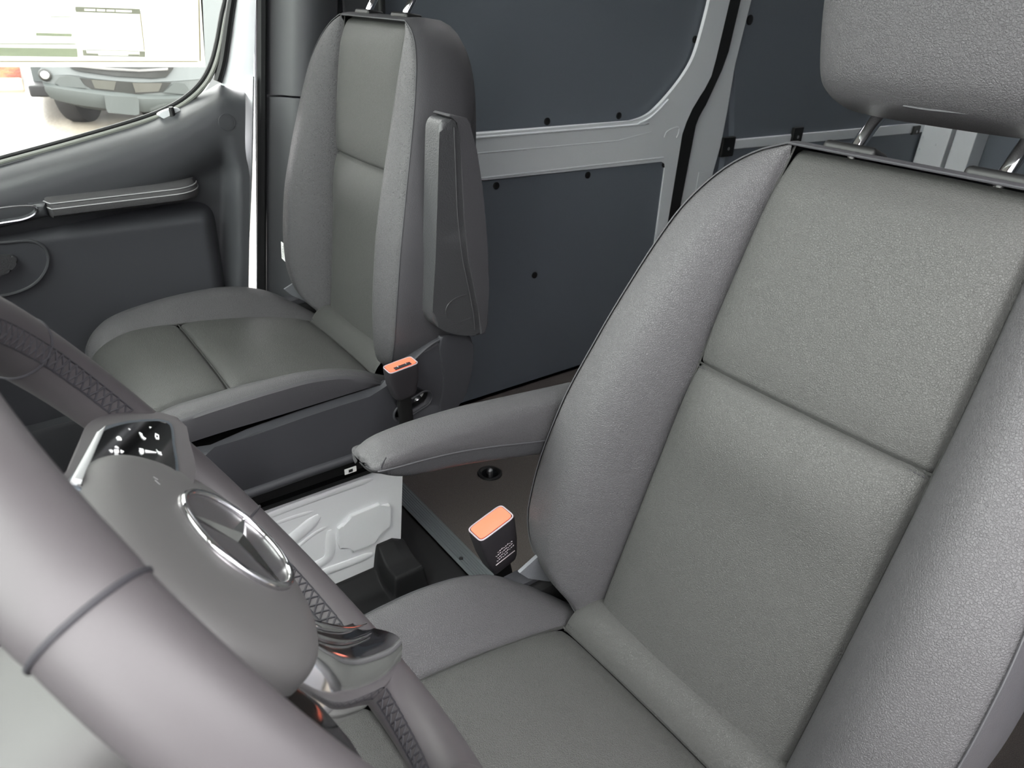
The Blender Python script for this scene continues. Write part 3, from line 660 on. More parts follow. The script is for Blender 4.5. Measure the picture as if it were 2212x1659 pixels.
# airbag tag on the outer bolster
tp = [PS.B(u_, h_, .046) for u_, h_ in ((.260, .100), (.300, .102), (.296, .064), (.256, .060))]
tg_ = obj('airbag_tag', prism(tp, PS.N*.0012, 0), PAPER, ps)
fc = bpy.data.curves.new('tag_lettering', 'FONT'); fc.body = 'AIRBAG'; fc.size = .0085; fc.extrude = .0001; fc.align_x = 'CENTER'; fc.align_y = 'CENTER'
fo = bpy.data.objects.new('tmp', fc); COL.objects.link(fo); bpy.context.view_layer.update()
tm = fo.to_mesh(); c = np.mean(tp, 0)+PS.N*.0014+PS.U*.010; tv = [c-PS.S*v.co.x+PS.U*v.co.y+PS.N*v.co.z for v in tm.vertices]; tf = [tuple(p.vertices) for p in tm.polygons]
fo.to_mesh_clear(); bpy.data.objects.remove(fo)
obj('tag_lettering', (tv, tf), BLK, tg_)
# metal recliner brackets between cushion and backrest
for st, T, sg in ((DS, ds, 1), (PS, ps, 1), (DS, ds, -1)):
    q = [(.020, .602), (.058, .585), (.043, .568), (.020, .552), (.004, .541), (-.008, .544), (-.03, .60)]
    ob = obj('recliner_bracket', prism([st.C(sg*.214, a, b) for a, b in q], (.006*sg, 0, 0), .002), pm('bracket_grey', rgb(104, 106, 110), .45, metal=.3, bumps=(('noise', 400, .0006),)), T)
    obj('bolt', disc(st.C(sg*.209, -.006, .540), .006, (-1, .3, .5), .008, 12, .001), pm('bolt_zinc', rgb(190, 186, 172), .4), ob)
    obj('pivot', box(st.C(sg*.222, 0, .515), (.03, .11, .05), .01), BLK, T)

# ---- driver seat: armrest folded down, shields, base
def lerp(y, xs, zs): return float(ci(-y, [-v for v in xs], zs))
def arm_sec(y, shrink=1.):
    zl = lerp(y, (.222, .192, .107, .016, -.10), (.772, .757, .741, .719, .692)); zs_ = lerp(y, (.222, .139, .08, .014, -.10), (.778, .7695, .758, .7415, .714)); zt_ = lerp(y, (.229, .212, .2016, .148, .081, .028, -.10), (.786, .792, .7955, .7985, .796, .7905, .777))
    return zl, zs_, zt_
ysm = [.2312, .2303, .2282, .2245, .218, .207, .19, .16, .12, .08, .04, 0., -.05, -.10]
kws = [.45, .66, .83, .93, .98, 1]; khs = [.18, .45, .72, .88, .97, 1]
P1, P2 = [], []
for i_, y in enumerate(ysm):
    zl, zs_, zt_ = arm_sec(y); kw = kws[i_] if i_ < 6 else 1.; kh = khs[i_] if i_ < 6 else 1.
    w = .031*kw; cx_ = -.186; zm_ = zs_+.25*(zt_-zs_); zt_ = zm_+(zt_-zm_)*kh; zl = zs_+(zl-zs_)*(.25+.75*kh)
    P1.append([V(cx_-w, y, zs_+.0008), V(cx_-w-.0012, y, zs_+(zt_-zs_)*.3), V(cx_-w+.001, y, zs_+(zt_-zs_)*.68), V(cx_-w+.007, y, zt_-.003), V(cx_-w+.018, y, zt_), V(cx_+w*.2, y, zt_+.0005), V(cx_+w-.008, y, zt_-.006), V(cx_+w-.001, y, zt_-.014), V(cx_+w, y, zs_)])
    P2.append([V(cx_-w, y, zs_), V(cx_-w+.0005, y, zl+.008), V(cx_-w+.006, y, zl), V(cx_, y, zl-.001), V(cx_+w-.006, y, zl), V(cx_+w, y, zs_)])
def sm(P): P = np.array(P); a = crv(P.reshape(len(P), -1), 4).reshape(-1, P.shape[1], 3); return np.array([crv(r, 3) for r in a])
arm_d = obj('armrest', loft(sm(P1)), LEA, ds)
obj('underside', loft(sm(P2)), PLT, arm_d)
obj('bead', tube([p[0]+V(-.0006, 0, 0) for p in crv(np.array([q[0] for q in P1[3:]]), 4)[:, None]], .0014, 6), PIP1, arm_d)
sm1 = [at(a, b, x=-.2165) for a, b in ((834, 988), (826, 1004), (824, 1016))]
obj('seam', tube(crv(sm1, 4), .0008, 6), THD, arm_d)
for sg in (-1, 1):
    q = [(.45, .50), (.30, .545), (.10, .552), (.0, .545), (-.06, .60), (-.15, .63), (-.18, .58), (-.16, .45), (-.05, .40), (.42, .40)]
    o = obj('side_shield', prism([DS.C(sg*.225, a, b) for a, b in q], (.022*sg, 0, 0), .008, 3), PLD, ds)
    obj('height_lever', box(DS.C(sg*.252, .28, .47), (.012, .16, .03), .006), PLA, o) if sg < 0 else None
obj('seat_box', box(V(-.4815, .16, .25), (.40, .50, .27), .01), WHB, ds)
obj('seat_track', box(V(-.4815, .15, .415), (.38, .56, .05), .008), BLK, ds)
q = [(.444, .50), (.44, .55), (-.05, .55), (-.15, .62), (-.18, .58), (-.16, .43), (.43, .43)]
obj('side_shield', prism([PS.C(.225, a, b) for a, b in q], (.022, 0, 0), .008, 3), PLD, ps)

# ---- white pressed-steel box under the passenger seat
BX = .30
sb = empty('seat_box', (.49, .20, FZ), label='white pressed steel box under the passenger seat', cat='seat base')
cor = pxy([(873.5, 1030), (865, 1168), (862, 1182), (858, 1205)], BX)
by = cor[0][0]; zt2 = at(567, 1102, x=BX)[2]+.004
side = [(by, zt2), (by+.014, cor[1][1]), (by+.018, FZ+.005), (.36, FZ+.005), (.36, zt2)]
sbo = obj('body', prism([V(.67, *p) for p in side], (BX-.67, 0, 0), .004, 2), WHB, sb)
def bead(pts, r, name='bead'):
    P = crv([at(a, b, x=BX) for a, b in pts], 5); rr = [r*min(1, .45+min(i, len(P)-1-i)*.25) for i in range(len(P))]
    v, f = tube(P, rr, 10); v = np.array(v); v[:, 0] = BX+.0008+(v[:, 0]-BX)*.42; return obj(name, (v, f), WHB, sb)
emb = [(751, 1117), (754, 1110), (816, 1084), (822, 1090), (838, 1086), (841, 1094), (841, 1128), (834, 1137), (820, 1143), (812, 1152), (808, 1168), (757, 1189), (753, 1175), (731, 1181), (727, 1170), (727, 1138), (735, 1131), (746, 1126)]
obj('embossed_panel', prism([at(a, b, x=BX+.002) for a, b in emb], (-.0105, 0, 0), .003, 2), WHB, sb)
bead([(560, 1122), (640, 1092), (730, 1060), (806, 1034)], .008)
bead([(560, 1146), (620, 1122), (678, 1104)], .005)
bead([(590, 1195), (637, 1160), (690, 1114)], .016)
bead([(600, 1215), (645, 1179), (680, 1152), (705, 1139)], .005)
bead([(712, 1145), (713, 1190), (705, 1208), (680, 1222), (640, 1240)], .012)
bead([(660, 1252), (700, 1236), (760, 1214), (804, 1197)], .011)
co = [at(a, b, x=BX) for a, b in ((828, 1200), (828, 1180), (838, 1172), (861, 1166), (861, 1205))]
obj('corner_plate', prism(co, (-.003, 0, 0), .0015), WHB, sb)
cut(sbo, disc(at(795, 1022, x=BX)+V(.02, 0, 0), .006, (-1, 0, 0), .05, 14))
obj('mount', box(V(.49, .12, zt2+.012), (.36, .46, .03), .006), BLK, sb)

# ---- belt buckles
def buckle(name, bot, topc, xdir, T=.030, W1=.054, W2=.060, button_full=True, **k):
    bot, topc = V(*bot), V(*topc); S_ = (topc-bot); L = np.linalg.norm(S_); S_ /= L; X = np.array(xdir, float); X -= S_*(X@S_); X /= np.linalg.norm(X); Y = np.cross(S_, X)
    root = empty(name, bot-S_*.05, **k)
    secs = []
    for f, w, t in ((0, .60, .6), (.04, .74, .8), (.14, .84, .92), (.5, .93, 1), (.85, 1, 1), (.97, 1, 1), (1, .97, .95)):
        secs.append(superell(bot+S_*L*f, Y, X, (W2 if f > .4 else W1)/2*w, T/2*t, 7, 32))
    v, f = loft(secs); obj('housing', (v, f), BLKP, root)
    obj('rim', tube(superell(topc, Y, X, W2/2*.965, T/2*.93, 7, 40), .0011, 6, True), RIMM, root)
    bs = [superell(topc-S_*.002, Y, X, W2/2*.91, T/2*.82, 8, 32), superell(topc+S_*.0012, Y, X, W2/2*.90, T/2*.80, 8, 32), superell(topc+S_*.0006, Y, X, W2/2*.60, T/2*.42, 6, 32), superell(topc+S_*.0003, Y, X, W2/2*.2, T/2*.2, 6, 32)]
    b = obj('release_button', loft(bs), ORA, root)
    if not button_full:
        obj('tongue_slot', box(topc+S_*.0016+X*T*.24, (W2*.55, T*.26, .002), .0005, (Y, X, S_)), BLKP, b)
        for s_ in (-.12, .16): obj('latch', box(topc+S_*.002+X*T*.2+Y*s_*W2, (.005, .005, .003), .001, (Y, X, S_)), CHR, b)
    st_ = [bot+S_*.002, bot-S_*.012, bot-S_*.035, bot-S_*.06]
    obj('stalk', loft([superell(p, Y, X, .014 if i else .012, .005, 4, 16) for i, p in enumerate(st_)]), BLK, root)
    return root, S_, X, Y, L
BLKP = pm('buckle_plastic', rgb(38, 36, 39), .45, bumps=(('noise', 1400, .00005),)); RIMM = pm('buckle_edge', rgb(150, 140, 146), .35)
r1, S_, X_, Y_, L_ = buckle('seat_belt_buckle', (-.196, .0335, .535), (-.200, .0565, .6205), (-1, 0, .15), .032, label='black seat belt buckle with orange button beside the driver seat', cat='buckle')
fcn = V(-.196, .0335, .535)
for i, (w0, w1, f) in enumerate(((-.010, .016, .56), (-.014, .014, .50), (-.012, .016, .44), (-.014, .004, .385))):
    ds_ = [tube([fcn+S_*L_*f+Y_*a+X_*.0166, fcn+S_*L_*f+Y_*(a+.0022)+X_*.0166+S_*.0012*((j*7) % 3-1)], .00055, 5) for j, a in enumerate(np.arange(w0, w1, .0034))]
    obj('embossed_mark', join(*ds_), RIMM, r1)
obj('embossed_line', tube([fcn+S_*L_*.31+Y_*-.017+X_*.0164, fcn+S_*L_*.31+Y_*.017+X_*.0164], .0007, 6), RIMM, r1)
buckle('seat_belt_buckle', (.190, -.030, .602), (.186, -.0235, .668), (-1, 0, .12), .030, .050, .058, False, label='black seat belt buckle with orange button beside the passenger seat', cat='buckle')

# ---- tie-down point in the cargo floor
c = at(1058, 1023, z=FZ)
td = empty('tie_down_point', c, label='round black lashing point with a steel bolt in the cargo floor', cat='lashing point')
ringp = [[c+r_*V(math.cos(t), math.sin(t), 0)+V(0, 0, z_) for r_, z_ in ((.034, .0005), (.032, .004), (.028, .0045), (.0245, .002), (.022, .001))] for t in np.linspace(0, 2*math.pi, 36, endpoint=False)]
obj('ring', grid(ringp, True), BLK, td); obj('cup', disc(c+V(0, 0, .0002), .024, (0, 0, 1), .001, 30), BLKG, td)
obj('bolt', disc(c+V(0, 0, .001), .0085, (0, 0, 1), .012, 18, .003), STEEL, td)

# ================================================================ STEERING WHEEL
WC = V(-.4676, .4401, .9431); wa, wb_ = .528, .0426
wn = V(math.sin(wb_), -math.cos(wa)*math.cos(wb_), math.sin(wa)*math.cos(wb_)); w1 = np.cross([0, 0, 1], wn); w1 /= np.linalg.norm(w1); w2 = np.cross(wn, w1)
dl = V(-.3189, .2872)/math.hypot(.3189, .2872); dd = dl[0]*w1+dl[1]*w2; TA = math.radians(6.5)
hn = wn*math.cos(TA)+dd*math.sin(TA); h1 = w1-hn*(w1@hn); h1 /= np.linalg.norm(h1); h2 = np.cross(hn, h1)
sw_ = empty('steering_wheel', WC-wn*.02, label='grey leather steering wheel with chrome lower spoke and black button pads', cat='steering wheel')
RR, T1, T2 = .1908, .0190, .0194
def rim(th, ph, k=1.):
    er = math.cos(th)*w1+math.sin(th)*w2
    return WC+er*(RR+k*T1*math.cos(ph))+wn*(k*T2*math.sin(ph))
D = math.radians
obj('rim', grid([[rim(t, p) for p in np.linspace(0, 2*math.pi, 40, endpoint=False)] for t in np.linspace(0, 2*math.pi, 180, endpoint=False)], True, True), SMOO, sw_)
# thicker padded sections of the rim
for a, b in ((34, 132.5), (205, 232)):
    P = []
    for t in np.linspace(D(a), D(b), 70):
        e = min(t-D(a), D(b)-t); k = 1+.03*min(1, math.sqrt(max(0, e)/.03)); P.append([rim(t, p, k) for p in np.linspace(0, 2*math.pi, 36, endpoint=False)])
    obj('rim_pad', grid(P, False, True), SMOO, sw_)
for a in (34, 132.5, 325): obj('rim_seam', tube([rim(D(a), p, 1.004) for p in np.linspace(0, 2*math.pi, 40, endpoint=False)], .0011, 6, True), THD, sw_)
sts = []
def phc(t): return np.interp(math.degrees(t), [-130, -110, -70, 30, 60, 150], [D(210), D(203), D(180), D(152), D(150), D(150)])
def sti(a, b, st_=D(2.4), hw=D(17)):
    for t in np.arange(D(a), D(b), st_):
        pc_ = phc(t); p0, p1 = pc_-hw, pc_+hw
        for pa, pb in ((p0, p1), (p1, p0)): sts.append(tube([rim(t, pa, 1.01), rim(t+st_*.5, pc_, 1.035), rim(t+st_, pb, 1.01)], .00075, 5))
        for pa in (p0, p1): sts.append(tube([rim(t, pa, 1.015), rim(t+st_, pa, 1.015)], .0006, 5))
for a, b in ((6, 62), (130, 150), (-128, -95), (-77, -40)): sti(a, b)
obj('cross_stitching', join(*sts), THD, sw_, kind='stuff')
# hub cover
def hub(r, h): return [WC+h1*p[0]+h2*p[1]+hn*(h-.07*p[1]) for p in [(.084*r*math.copysign(abs(math.cos(t))**(2/2.25), math.cos(t)), .012+(.062 if math.sin(t) < 0 else .080)*r*math.copysign(abs(math.sin(t))**(2/2.25), math.sin(t))) for t in np.linspace(0, 2*math.pi, 64, endpoint=False)]]
hp_ = [hub(r, h) for r, h in ((.86, -.045), (.95, -.032), (1.0, -.016), (1.0, -.004), (.985, .004), (.94, .0095), (.84, .0140), (.66, .0170), (.45, .0182), (.2, .0186))]
hs_ = crv(np.array(hp_).reshape(len(hp_), -1), 3).reshape(-1, 64, 3)
hb = obj('hub_cover', loft(hs_), HUBM, sw_)
ec = WC+h1*.005+h2*.010+hn*.0186; ER = .038
def ep(r, t, h): return ec+r*(math.cos(t)*h1+math.sin(t)*h2)+hn*(h-.0008-.07*r*math.sin(t))
tt = np.linspace(0, 2*math.pi, 64, endpoint=False)
obj('emblem_plate', loft([[ep(r, t, h) for t in tt] for r, h in ((ER+.002, -.0015), (ER+.001, .0004), (ER-.004, .0004), (.01, .0008))]), pm('emblem_grey', rgb(96, 94, 96), .25, metal=.6), hb)
obj('emblem_ring', tube([ep(ER-.001, t, .0012) for t in tt], .0021, 10, True), CHR, hb)
stv, stf = [], []
for k in range(3):
    t = math.pi/2+k*2*math.pi/3; tl, tr_ = t+math.pi/3, t-math.pi/3; n0 = len(stv)
    stv += [ep(0, 0, .0042), ep(ER-.0015, t, .0014), ep(.0062, tl, .0009), ep(.0062, tr_, .0009)]; stf += [(n0, n0+1, n0+2), (n0, n0+3, n0+1)]
obj('emblem_star', (stv, stf), CHR, hb, sharp=5)
mk = at(352, 1046, z=1.0); 
mp = atp(352, 1046, WC+hn*.0135, hn)
obj('airbag_mark', join(tube([mp-h1*.004, mp+h1*.004], .0002, 5), tube([mp-h1*.003+h2*.003, mp-h1*.001+h2*.006], .00016, 5), tube([mp+h1*.002+h2*.003, mp+h1*.002+h2*.006], .00016, 5)), THR, hb)
# right hand button pad
def hl(a, b, h): return WC+h1*a+h2*b+hn*h
wl_ = lambda a, b, h: WC+w1*a+w2*b+wn*h
q0, q1, q2 = wl_(.1226, .050, 0.), wl_(.158, -.001, .022), wl_(.031, .087, -.010)
pn_ = np.cross(q1-q0, q2-q0); pn_ /= np.linalg.norm(pn_); pn_ = pn_ if pn_@wn > 0 else -pn_
def pp(pts, off=0.): return [atp(a, b, q0+pn_*off, pn_) for a, b in pts]
web = crv(pp([(128, 1060), (150, 1008), (172, 960), (190, 915), (240, 893), (330, 888), (392, 900), (410, 950), (420, 1040), (300, 1100)]), 4, True)
sp = obj('spoke', prism([p-pn_*.024 for p in web], pn_*.0235, .006, 3), SMOO, sw_)
frame = crv(pp([(152, 1050), (180, 1000), (206, 945), (224, 925), (270, 912), (320, 907), (358, 909), (372, 922), (377, 960), (381, 1040), (300, 1080)]), 4, True)
obj('pad_frame', prism([p-pn_*.002 for p in frame], pn_*.0026, .0008), pm('pad_frame_grey', rgb(70, 78, 86), .3, metal=.4), sp)
face = crv(pp([(163, 1050), (188, 1000), (212, 950), (230, 932), (272, 919), (320, 914), (354, 915), (366, 926), (370, 960), (374, 1040), (300, 1075)]), 4, True)
fo_ = obj('button_face', prism([p for p in face], pn_*.0014, .0006), BLKG, sp)
strip = pp([(204, 946), (226, 927), (172, 1052), (148, 1048)])
obj('silver_edge', prism(strip, pn_*.004, .0012), pm('silver_trim', (.62, .64, .64, 1), .35, metal=.5), sp)
zo = lambda pts: pp([(200+a*.10246, 890+b*.10246) for a, b in pts], .0016)
icons = [[(975, 430), (1000, 432), (1045, 462), (1050, 500), (1085, 535), (1130, 560), (1110, 585), (1080, 580), (1030, 540), (1000, 480)], [(490, 545), (520, 515), (560, 515), (605, 555), (615, 600), (590, 605), (570, 565), (550, 560), (560, 600), (520, 605)],
         [(460, 735), (490, 715), (530, 735), (555, 770), (475, 760)], [(450, 790), (545, 790), (558, 850), (535, 872), (465, 870), (450, 830)], [(455, 885), (548, 892), (500, 945)], [(340, 800), (400, 795), (432, 820), (420, 862), (380, 855)], [(585, 798), (665, 835), (625, 868), (590, 855)],
         [(975, 765), (1060, 780), (1085, 815), (990, 795)], [(975, 805), (1080, 825), (1078, 880), (1040, 900), (1005, 875)], [(1105, 800), (1345, 850), (1345, 865), (1112, 858)], [(1340, 788), (1380, 835), (1450, 850), (1440, 870), (1465, 912), (1390, 880)],
         [(400, 1070), (460, 1050), (570, 1085), (585, 1110), (540, 1125), (582, 1150), (570, 1185), (500, 1165)], [(935, 1080), (990, 1105), (1040, 1150), (1010, 1150)], [(1090, 1120), (1135, 1135), (1110, 1150)], [(750, 345), (795, 360), (800, 380), (765, 370)], [(1190, 310), (1245, 322), (1215, 342)], [(695, 1010), (748, 1030), (725, 1048)], [(1200, 1040), (1250, 1055), (1230, 1070)]]
for q in icons: obj('icon', prism(zo(q), pn_*.0002, 0), ICON, fo_)
o_ = [(1320, 440), (1400, 480), (1405, 580), (1340, 575), (1310, 510)]; i_ = [(1345, 480), (1380, 500), (1380, 540), (1352, 538), (1340, 510)]
a_, b_ = zo(o_), zo(i_); obj('icon', (a_+b_, [(k, (k+1) % 5, 5+(k+1) % 5, 5+k) for k in range(5)]), ICON, fo_)
# left spoke with its button pad
lsp = [(-.055, .055), (-.10, .062), (-.172, .058), (-.176, 0), (-.168, -.050), (-.150, -.075), (-.085, -.082), (-.060, -.070), (-.050, -.03)]
so = obj('spoke', prism([wl_(a, b, -.030) for a, b in lsp], wn*.014, .004, 2), PLD, sw_)
fr2 = [(-.062, .045), (-.10, .052), (-.160, .046), (-.166, 0), (-.158, -.045), (-.142, -.064), (-.088, -.072), (-.064, -.060), (-.056, -.03)]
obj('pad_frame', prism([wl_(a, b, -.017) for a, b in fr2], wn*.004, .001), SAT, so)
obj('button_face', prism([wl_(a*.97-.003, b*.92, -.0135) for a, b in fr2], wn*.0018, .0006), BLKG, so)
# chrome lower spoke
rt = crv([wl_(.012, -.060, -.004), wl_(.010, -.085, 0.), wl_(.026, -.130, .006), wl_(.046, -.166, .012), wl_(.056, -.182, .014)], 6)
lt = crv([wl_(-.034, -.045, -.022), wl_(-.040, -.085, -.022), wl_(-.038, -.115, -.020), wl_(-.020, -.158, -.002), wl_(-.001, -.184, .012)], 6)
P = [[a*(1-v)+b*v+hn*(.016*math.sin(math.pi*v**1.7)**.9) for v in np.linspace(0, 1, 18)] for a, b in zip(rt, lt)]
P = [[r[0]-hn*.014]+r+[r[-1]-hn*.014] for r in P]
cs = obj('lower_spoke', grid(P), pm('spoke_chrome', (.95, .95, .96, 1), .10, metal=1), sw_)
bar = [a*.86+b*.14+hn*.0075 for a, b in zip(rt, lt)]
obj('spoke_ridge', tube(bar[3:-5], [.0006+.0028*math.sin(math.pi*min(1, .15+i/16)) for i in range(len(bar[3:-5]))], 10), CHR, cs)
bar2 = [a*.70+b*.30+hn*.0090 for a, b in zip(rt, lt)]; obj('spoke_bead', tube(bar2[2:-6], .0012, 8), CHR, cs)
# column shroud behind the wheel
cl2 = [superell(WC-wn*h+w2*dz, w1, w2, a, b, 3.2, 36) for h, a, b, dz in ((.045, .050, .045, -.02), (.055, .060, .054, -.02), (.10, .062, .058, -.018), (.16, .065, .06, -.012), (.24, .07, .06, -.005), (.34, .07, .055, .0))]
obj('steering_column_shroud', loft(cl2), HUBM, label='grey steering column shroud behind the wheel', cat='column shroud')

# ================================================================ OUTSIDE
d3 = S(empty('door_3', (-.95, .98, .1))); d3['label'] = 'open driver door with dark inner card'
ang = math.radians(62); dx = V(-math.sin(ang), -math.cos(ang), 0); dnm = V(math.cos(ang), -math.sin(ang), 0)
def dq(pts, off): return [V(-.90, 1.0, 0)+dx*a+V(0, 0, b)+dnm*off for a, b in pts]
obj('door_card', prism(dq([(0, .08), (1.0, .08), (1.02, 1.0), (.55, .92), (0, .82)], 0), -dnm*.06, .015), DOORD, d3)
obj('window_frame', tube(dq([(.0, .82), (.25, 1.2), (.55, 1.6), (.95, 1.66), (1.03, 1.3), (1.02, 1.0)], .03), .022, 8), DOORP, d3)
obj('pane', prism(dq([(.0, .82), (.25, 1.2), (.55, 1.6), (.95, 1.66), (1.03, 1.3), (1.02, 1.0), (.55, .92)], .03), dnm*.004, 0), GLS, d3)
# ground rises gently away from the passenger side
def gz(x): return -.45+.037*max(0, x-.9)
GRD = pm('wet_asphalt', rgb(96, 90, 82), .35, bumps=(('noise', 30, .004),), mott=(.7, rgb(118, 112, 102), .42, .6))
xs = [-40, -1, .9, 3, 6, 9, 12, 16, 22, 30, 45]; ys = np.linspace(-40, 40, 9)
ground = S(obj('ground', grid([[V(x, y, gz(x)) for y in ys] for x in xs]), GRD)); ground['label'] = 'pale wet pavement of the car park outside'
# parked van seen through the passenger window
VX = 8.3; vf_ = V(-1, .13, 0); vf_ /= np.linalg.norm(vf_); vl = np.cross(vf_, [0, 0, 1])   # vf_: its front faces us
if vl@V(0, -1, 0) < 0: vl = -vl
vc = at(263, 222, x=VX); vz = gz(VX)
def vpx(a, b, d=0.):                       # pixel -> lateral / height in the bumper plane, set back by d along the van
    P = atp(a, b, vc-vf_*d, vf_); return P
SIL2 = pm('silver_paint', rgb(64, 68, 68), .4); GRY = pm('bumper_grey', rgb(54, 58, 57), .5); DRK = pm('grille_dark', rgb(18, 19, 16), .4); TYRE = pm('tyre', rgb(13, 13, 13), .7)
pv = empty('parked_van', V(vc[0]+.6, vc[1], vz), label='silver grey van parked facing the passenger window', cat='van')
def curve_d(P):                            # plan curvature of the nose
    l = (P-vc)@vl; return P-vf_*(.10*l*l+.25*max(0, abs(l)-.75)**1.5)
def vsheet(name, pts, off, th, mat, bev=.01, par=pv):
    v, f = prism([vpx(a, b) for a, b in pts], -vf_*th, bev, 2); return obj(name, ([curve_d(np.array(p)+vf_*off) for p in v], f), mat, par)
def band(name, rows, off, mat, par=pv):
    """rows of pixels joined as a curved skin"""
    G_ = []
    for r, o in zip(rows, off):
        c_ = crv(r, 8); k_ = np.interp(np.linspace(0, 1, 40), np.linspace(0, 1, len(c_)), np.arange(len(c_))); G_.append([curve_d(vpx(np.interp(i, np.arange(len(c_)), c_[:, 0]), np.interp(i, np.arange(len(c_)), c_[:, 1]))+vf_*o) for i in k_])
    return obj(name, grid(G_), mat, par)
band('bonnet_skin', [[(80, -60), (180, -50), (300, -40), (440, -50), (560, -60)], [(82, 60), (180, 80), (300, 90), (440, 85), (560, 70)], [(86, 140), (150, 158), (200, 168), (300, 176), (400, 172), (480, 165), (560, 155)], [(90, 165), (150, 162), (200, 170), (300, 178), (400, 174), (480, 168), (560, 160)]], [-.35, -.10, 0, .01], SIL2)
bm1 = band('bumper', [[(88, 150), (150, 160), (200, 168), (300, 177), (400, 173), (480, 168), (560, 160)], [(92, 178), (130, 183), (200, 192), (300, 203), (400, 204), (480, 198), (560, 190)], [(95, 184), (130, 190), (200, 200), (300, 211), (400, 210), (480, 204), (560, 196)], [(98, 196), (130, 204), (200, 215), (300, 226), (400, 224), (480, 216), (560, 208)], [(110, 212), (140, 220), (200, 230), (300, 240), (400, 238), (480, 228), (560, 218)], [(125, 222), (150, 228), (200, 240), (300, 246), (400, 243), (480, 236), (560, 226)]], [0, .03, .09, .09, .05, -.12], GRY)
vsheet('lower_intake', [(168, 167), (190, 170), (300, 178), (370, 178), (352, 198), (300, 203), (200, 193), (188, 186)], .035, .02, DRK)
vsheet('radiator', [(196, 171), (250, 175), (246, 194), (205, 190)], .045, .012, pm('radiator_grey', rgb(52, 52, 46), .4))
vsheet('radiator', [(285, 178), (350, 179), (342, 197), (292, 199)], .045, .012, pm('radiator_grey2', rgb(56, 55, 50), .4))
vsheet('intake_wing', [(118, 178), (128, 166), (148, 163), (172, 168), (186, 190), (130, 186)], .05, .02, GRY); vsheet('intake_wing', [(352, 199), (378, 178), (398, 180), (412, 198), (400, 204)], .05, .02, GRY)
vsheet('grille', [(150, 130), (152, 146), (170, 153), (250, 164), (330, 169), (360, 166), (374, 150), (378, 130)], .02, .03, DRK)
for r in ([(168, 144), (230, 150), (300, 154), (362, 151)], ): vsheet('grille_bar', r+[(a, b-5) for a, b in r[::-1]], .06, .03, CHR, .004)
vsheet('plate_bracket', [(224, 204), (293, 207), (298, 214), (299, 244), (290, 246), (232, 240), (228, 232)], .115, .02, GRY, .01)
fl = vpx(97, 162); obj('fog_lamp', disc(curve_d(fl+vf_*.03), .06, vf_, .03, 20, .01), DRK, pv); obj('fog_lens', disc(curve_d(fl+vf_*.055+V(0, 0, .0)), .038, vf_, .02, 18, .01), CHR, pv)
for s_ in (-1, 1):
    cw = vpx(180, 250)-vf_*.45; l = (cw-vc)@vl; cw = vc+vl*(l if s_ < 0 else -l)-vf_*.45 if False else vc+vl*(l*(1 if s_ < 0 else -1))-vf_*.45; cw[2] = vz+.335
    axl = vl*math.cos(.5)+vf_*math.sin(.5); rad = np.cross(axl, [0, 0, 1]); prof_ = ((-.12, .20), (-.12, .28), (-.10, .322), (-.06, .335), (.06, .335), (.10, .322), (.12, .28), (.12, .20))
    G_ = [[cw+axl*a+r_*(math.cos(t)*rad+math.sin(t)*V(0, 0, 1)) for a, r_ in prof_] for t in np.linspace(0, 2*math.pi, 40, endpoint=False)]
    w_ = obj('wheel', grid(G_, True, False), TYRE, pv); obj('hub', disc(cw-axl*.05, .2, axl, .10, 24, .01), STEEL, w_)
obj('body', prism([vc+vl*a+V(0, 0, b-vc[2])-vf_*.9 for a, b in ((-.80, vz+.3), (.92, vz+.3), (.92, vz+1.6), (.8, vz+2.4), (-.7, vz+2.4), (-.80, vz+1.6))], -vf_*3.5, .05), SIL2, pv)
obj('underbody', box(vc-vf_*2.2+V(0, 0, vz+.32-vc[2]), (3.4, 1.7, .12), .02, (vf_, vl, V(0, 0, 1))), BLK, pv)
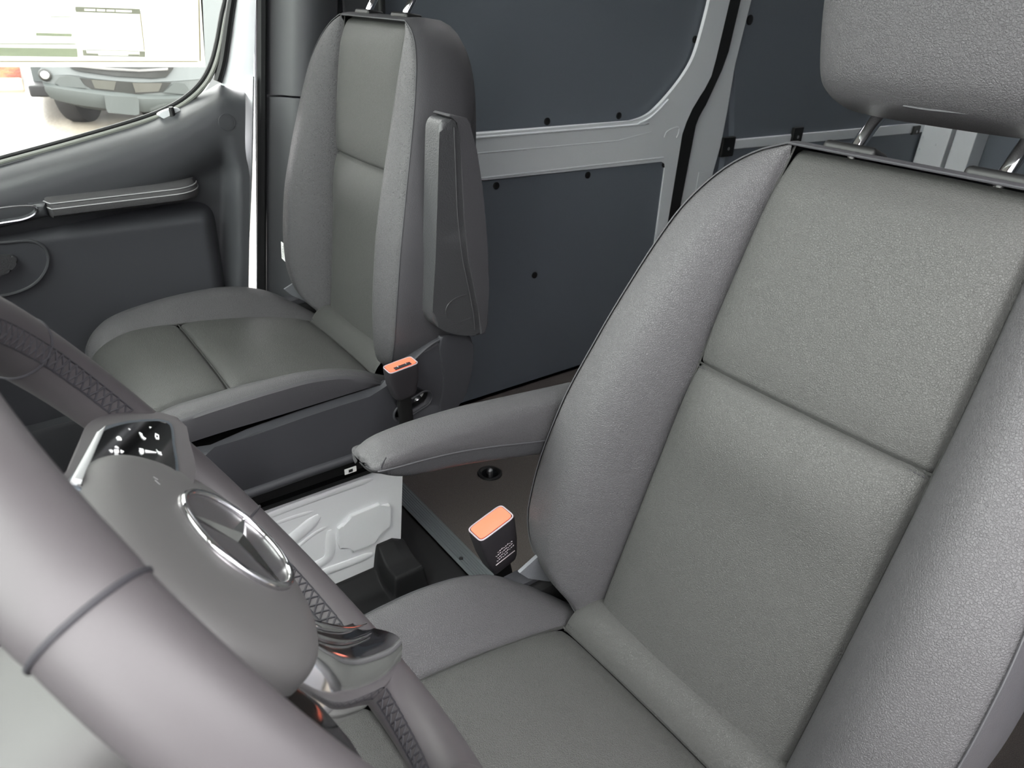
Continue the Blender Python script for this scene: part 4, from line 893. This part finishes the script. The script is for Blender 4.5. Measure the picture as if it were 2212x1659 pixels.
# planting bed with red mulch and kerb, and a tree
bx0 = at(40, 205, z=.0); 
MUL = pm('mulch', rgb(92, 44, 28), .9, bumps=(('noise', 8, .05),), mott=(5, rgb(122, 78, 48), .45, .6))
bed = []
for i, x in enumerate(np.linspace(11.2, 15, 14)):
    bed.append([V(x, y, gz(x)+.02+.30*math.sin(min(1, (x-11.2)/1.2)*math.pi/2)+.06*math.sin(x*7+y*5)*math.cos(y*4)) for y in np.linspace(-.45-.13*(x-11.2), 5, 30)])
obj('planting_bed', grid(bed), MUL, label='red mulch planting bed behind the parked van', cat='planting bed')
obj('kerb', box(V(11.05, 2.3, gz(11.05)+.06), (.15, 5.5, .16), .02), pm('kerb_stone', rgb(176, 160, 140), .8), label='pale kerb along the planting bed', cat='kerb')
tc_ = at(462, 40, x=14.5)
tree = empty('tree', V(tc_[0], tc_[1], gz(14.5)), label='dark green tree standing beyond the parked van', cat='tree')
obj('trunk', tube([V(tc_[0], tc_[1], gz(14.5)), tc_+V(0, 0, .4)], [.09, .05], 10), pm('bark', rgb(80, 68, 56), .9), tree)
lv, lf = [], []
rr_ = np.random.RandomState(3)
for i in range(2600):
    d_ = rr_.normal(size=3); d_ /= np.linalg.norm(d_); c_ = tc_+V(0, 0, .5)+d_*V(.7, .55, .85)*rr_.uniform(.2, 1)**.5; a_ = rr_.normal(size=3)*.05; b_ = rr_.normal(size=3)*.05; n0 = len(lv); lv += [c_, c_+a_, c_+a_+b_, c_+b_]; lf.append((n0, n0+1, n0+2, n0+3))
obj('foliage', (lv, lf), pm('leaf_green', rgb(58, 78, 50), .7), tree, kind='stuff')

# unseen van, added to block sky light from the driver side
nv = empty('light_blocker_van', (-2.35, -.2, -.45), label='grey panel van added out of view to shade the driver side', cat='van')
NV = pm('grey_van_paint', rgb(132, 132, 136), .35)
def nsec(y, k=1.): return [V(x, y, z) for x, z in ((-1.95, -.2), (-1.9, .3), (-1.92, .9), (-1.98, 1.5), (-2.15, 2.1), (-2.35, 2.25), (-3.5, 2.25), (-3.8, 1.5), (-3.85, -.2))]
obj('body', loft([nsec(y) for y in (-4.2, -3.9, -2, 0, 1.2)]), NV, nv)
obj('nose', loft([[V(x, y, z) for x, z in ((-1.97, -.2), (-1.93, .3), (-1.96, .6), (-2.1, zt), (-3.65, zt), (-3.85, .6), (-3.85, -.2))] for y, zt in ((1.15, 1.9), (1.9, 1.1), (2.5, .85), (2.75, .5))]), NV, nv)
for y in (-3.2, 1.7):
    obj('wheel', disc(V(-2.1, y, -.11), .34, (1, 0, 0), .16, 28, .0), TYRE, nv)
